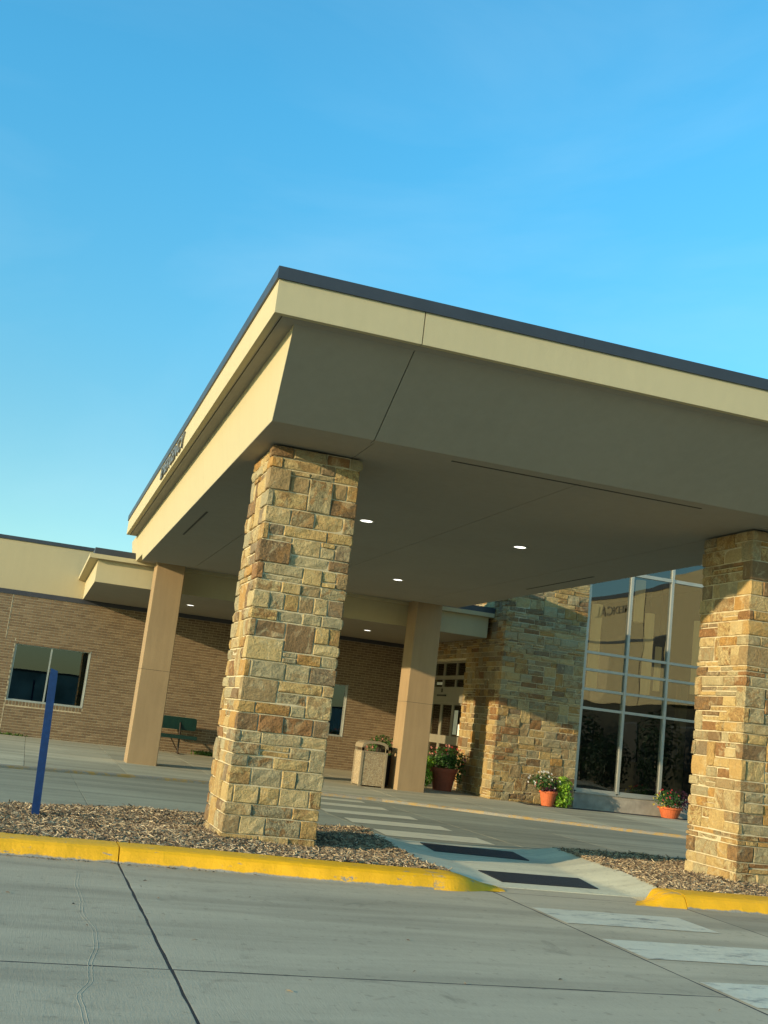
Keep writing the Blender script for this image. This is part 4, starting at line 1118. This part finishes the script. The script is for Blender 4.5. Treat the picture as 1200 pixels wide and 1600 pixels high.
# ---------------------------------------------------------------- beige litter bin with arched hood
def bin_(x, y, w_, d, z, h, label, mf, mp, nm='litter_bin', frame=True):
    t = empty(nm, (x + w_ / 2, y + d / 2, z), label, 'litter bin')
    zb = z + h * .74; p = .05
    for (a, b) in ((x, y), (x + w_ - p, y), (x, y + d - p), (x + w_ - p, y + d - p)):
        MB().box(a, a + p, b, b + p, z, z + h * .86).build('corner_post', mf, t)
    for (x0, x1, y0, y1) in ((x + p, x + w_ - p, y + .012, y + .04), (x + p, x + w_ - p, y + d - .04, y + d - .012)):
        MB().box(x0, x1, y0, y1, z + .03, zb).build('aggregate_panel', mp, t)
    for (x0, x1) in ((x + .012, x + .04), (x + w_ - .04, x + w_ - .012)):
        MB().box(x0, x1, y + p, y + d - p, z + .03, zb).build('aggregate_panel', mp, t)
    MB().box(x + .004, x + w_ - .004, y + .004, y + d - .004, zb, zb + .03).build('collar', mf, t)
    # hood: arched frame boards front/back with opening, rounded top
    def arch(y0, y1):
        mb = MB(); n = 10; zi = z + h * .86; out = []; inn = []
        for i in range(n + 1):
            a = math.pi * i / n
            out.append((x + w_ / 2 - (w_ / 2) * math.cos(a) * 1.0, zi + h * .14 * (math.sin(a) ** .6 if 0 < i < n else 0)))
            inn.append((x + w_ / 2 - (w_ / 2 - .055) * math.cos(a), zi - .02 + (h * .14 - .035) * (math.sin(a) ** .6 if 0 < i < n else 0)))
        for k in range(n):
            q = [out[k], out[k + 1], inn[k + 1], inn[k]]
            mb.add([(a, y0, b) for a, b in q] + [(a, y1, b) for a, b in q], [(3, 2, 1, 0), (4, 5, 6, 7), (0, 1, 5, 4), (2, 3, 7, 6), (1, 2, 6, 5), (0, 4, 7, 3)])
        for sx in (0, 1):
            xa = x if sx == 0 else x + w_ - .055
            mb.box(xa, xa + .055, y0, y1, zb + .03, zi - .02)
        return mb
    arch(y, y + .03).build('hood_frame', mf, t); arch(y + d - .03, y + d).build('hood_frame', mf, t)
    mb = MB(); n = 10; zi = z + h * .86
    top = [(x + w_ / 2 - (w_ / 2) * math.cos(math.pi * i / n), zi + h * .14 * (math.sin(math.pi * i / n) ** .6 if 0 < i < n else 0) - .004) for i in range(n + 1)]
    mb.grid([[(a, y + .02, b) for a, b in top], [(a, y + d - .02, b) for a, b in top]])
    mb.grid([[(a, y + .02, b - .02) for a, b in top], [(a, y + d - .02, b - .02) for a, b in top]])
    mb.build('hood_top', mf, t)
    MB().box(x + .06, x + w_ - .06, y + .06, y + d - .06, z + .05, zb + .02).build('liner', M_SLOT, t)
    return t
bin_(7.19, 23.85, .60, .58, walkz(7.2, 24) - .0, .99, 'beige litter bin with pebble panels and arched open hood beside the middle column', M_BINFR, M_AGG)
bin_(7.84, 24.45, .44, .50, walkz(7.9, 24.7), .88, 'dark brown bin with arched top hidden in the shade behind the beige bin', M_BROWNBIN, M_BROWNBIN)

# ---------------------------------------------------------------- potted plants
def leaves(mb, c, rad, n, size_, r, flat=1.0, tone=(0, 1), droop=0.0, mi=0):
    for _ in range(n):
        while True:
            p = Vector((r.uniform(-1, 1), r.uniform(-1, 1), r.uniform(-1, 1)))
            if p.length <= 1 and p.length > .25: break
        q = Vector((c[0] + p.x * rad[0], c[1] + p.y * rad[1], c[2] + p.z * rad[2]))
        nn = (p.normalized() + Vector((r.uniform(-.6, .6), r.uniform(-.6, .6), r.uniform(-.2, .9)))).normalized()
        u = nn.orthogonal().normalized(); v = nn.cross(u); a = r.uniform(0, 6.28); L = size_ * r.uniform(.6, 1.3); W_ = L * .55
        u, v = u * math.cos(a) + v * math.sin(a), v * math.cos(a) - u * math.sin(a)
        mb.add([q - u * L, q - v * W_ + nn * L * .15, q + u * L - nn * L * .2, q + v * W_ + nn * L * .15], [(0, 1, 2), (0, 2, 3)], r.uniform(*tone), mi)
def flower(mb, q, s_, r, mi=0):
    for k in range(5):
        a = 2 * math.pi * k / 5 + r.random(); b = a + 1.0
        mb.add([q, q + Vector((math.cos(a) * s_, math.sin(a) * s_ * .6 - s_ * .4, math.sin(a) * s_ + s_ * .2)), q + Vector((math.cos(b) * s_, math.sin(b) * s_ * .6 - s_ * .4, math.sin(b) * s_ + s_ * .2))], [(0, 1, 2)], r.uniform(.4, 1), mi)
def pot(x, y, z, rb, rt, h, label, parts, seed, m=M_TERRA, n=24, nm='potted_plant'):
    t = empty(nm, (x, y, z), label, 'potted plant', 'terracotta pots of flowers by the entrance'); r = random.Random(seed)
    MB().lathe([(0.001, z), (rb, z), (rb + (rt - rb) * .84, z + h * .84), (rt * 1.06, z + h * .845), (rt * 1.08, z + h * .99), (rt * 1.04, z + h), (rt * .94, z + h), (rt * .92, z + h * .9), (0.001, z + h * .9)], x, y, n).build('pot', m, t, smooth=False)
    MB().lathe([(0.001, z + h * .93), (rt * .92, z + h * .92)], x, y, n).build('soil', M_SOIL, t)
    for nm_, mt, kind_, args in parts:
        mb = MB()
        for a in args:
            if kind_ == 'leaf': leaves(mb, (x + a[0], y + a[1], z + a[2]), a[3], a[4], a[5], r, tone=(0, 1))
            else:
                for _ in range(a[4]):
                    while True:
                        p = Vector((r.uniform(-1, 1), r.uniform(-1, .2), r.uniform(-.4, 1)))
                        if p.length < 1: break
                    p.normalize()
                    flower(mb, Vector((x + a[0] + p.x * a[3][0], y + a[1] + p.y * a[3][1], z + a[2] + p.z * a[3][2])), a[5], r)
        mb.build(nm_, mt, t)
    stems = MB()
    for _ in range(10): stems.tube((x + r.uniform(-.4, .4) * rt, y + r.uniform(-.4, .4) * rt, z + h * .9), (x + r.uniform(-1, 1) * rt, y + r.uniform(-1, 1) * rt, z + h + .18), .005, .003, 4)
    stems.build('stems', M_LEAF, t)
    return t
zz = walkz(11.4, 23.3)
pot(11.47, 23.28, zz, .135, .20, .33, 'terracotta pot against the stone wall with lime trailing vine and white flowers',
    [('foliage', M_LEAF, 'leaf', [(-.12, 0, .50, (.36, .22, .20), 420, .035)]),
     ('purple_foliage', M_PURPLE, 'leaf', [(-.02, -.12, .36, (.22, .10, .10), 110, .035), (.12, -.05, .52, (.12, .12, .12), 60, .03)]),
     ('trailing_vine', M_LIME, 'leaf', [(.33, 0, .50, (.24, .16, .18), 260, .045), (.36, -.02, .24, (.24, .15, .28), 380, .042), (.24, -.08, .02 + .08, (.14, .1, .12), 90, .035)]),
     ('flowers', M_FLW, 'fl', [(-.12, 0, .52, (.40, .22, .22), 26, .022)]), ('pink_flowers', M_FLP, 'fl', [(-.3, 0, .46, (.15, .1, .12), 5, .022)])], 1)
pot(14.55, 23.20, walkz(14.5, 23.2), .18, .27, .24, 'squat terracotta bowl of red and yellow flowers beside the right stone pillar',
    [('foliage', M_LEAF, 'leaf', [(-.05, 0, .42, (.36, .24, .20), 420, .032)]),
     ('purple_foliage', M_PURPLE, 'leaf', [(.30, .05, .42, (.26, .2, .24), 260, .035)]),
     ('red_flowers', M_FLR, 'fl', [(-.08, 0, .44, (.30, .22, .20), 14, .022)]), ('yellow_flowers', M_FLY, 'fl', [(-.34, -.05, .34, (.14, .12, .24), 16, .022)])], 2)
pot(9.62, 25.1, walkz(9.6, 25.1), .22, .31, .52, 'largest terracotta pot in the shade right of the middle column',
    [('foliage', M_LEAF, 'leaf', [(0.02, 0, .74, (.50, .34, .26), 900, .04), (.38, 0, .46, (.20, .2, .26), 150, .04)]),
     ('trailing_vine', M_LIME, 'leaf', [(-.40, -.02, .62, (.18, .16, .14), 150, .045), (-.42, -.04, .30, (.14, .14, .28), 240, .042)]),
     ('red_flowers', M_FLR, 'fl', [(0, 0, .76, (.48, .34, .26), 10, .026)]), ('pink_flowers', M_FLP, 'fl', [(0, 0, .78, (.5, .34, .27), 16, .028)])], 3, M_TERRAD)
pot(8.62, 26.9, walkz(8.3, 26.9), .20, .28, .40, 'potted plant in the shade behind the bins, green leaves showing above the bin hood',
    [('foliage', M_LEAF, 'leaf', [(0, 0, .80, (.40, .3, .32), 500, .04)]), ('pink_flowers', M_FLP, 'fl', [(0, 0, .75, (.4, .3, .3), 12, .028)])], 4, M_TERRAD)
# shrubs along the wing across the forecourt, mirrored in the lower panes
for k, (x, y, h) in enumerate(((22.6, 1.2, 2.6), (22.9, 4.0, 3.1), (22.5, 6.9, 2.3), (22.8, 10.2, 3.3))):
    t = empty('shrub', (x, y, -.3), ['rounded shrub at the near end of the mirrored wing', 'tall dense shrub under the lettering of the mirrored wing', 'low shrub in the middle of the mirrored wing', 'tallest shrub at the far end of the mirrored wing'][k], 'shrub', 'shrubs in front of the mirrored wing')
    r = random.Random(50 + k); mb = MB()
    leaves(mb, (x, y, h * .55 - .3), (.9, 1.1, h * .5), 900, .10, r); mb.build('foliage', M_HEDGE, t)
    MB().tube((x, y, -.3), (x, y, h * .6), .06, .03).build('stem', M_BROWNBIN, t)
# weeds at the wall foot
wd = MB(); r = random.Random(9)
for cx, n_, L in ((-0.35, 60, .06), (-0.05, 40, .05), (4.72, 110, .10), (5.0, 50, .07)):
    for _ in range(n_):
        x = cx + r.gauss(0, .14); y = WY - .05 - abs(r.gauss(0, .05)); a = r.uniform(-.9, .9); h = L * r.uniform(.5, 1.4)
        wd.add([(x - .01, y, .02), (x + .01, y, .02), (x + a * h + .012, y - r.uniform(0, .05), .02 + h), (x + a * h - .012, y - r.uniform(0, .05), .02 + h * .9)], [(0, 1, 2, 3)], r.random())
tag(wd.build('weeds', M_WEED), kind='stuff')['label'] = 'small weed tufts growing at the foot of the brick wall'
print('objects', len(bpy.data.objects))
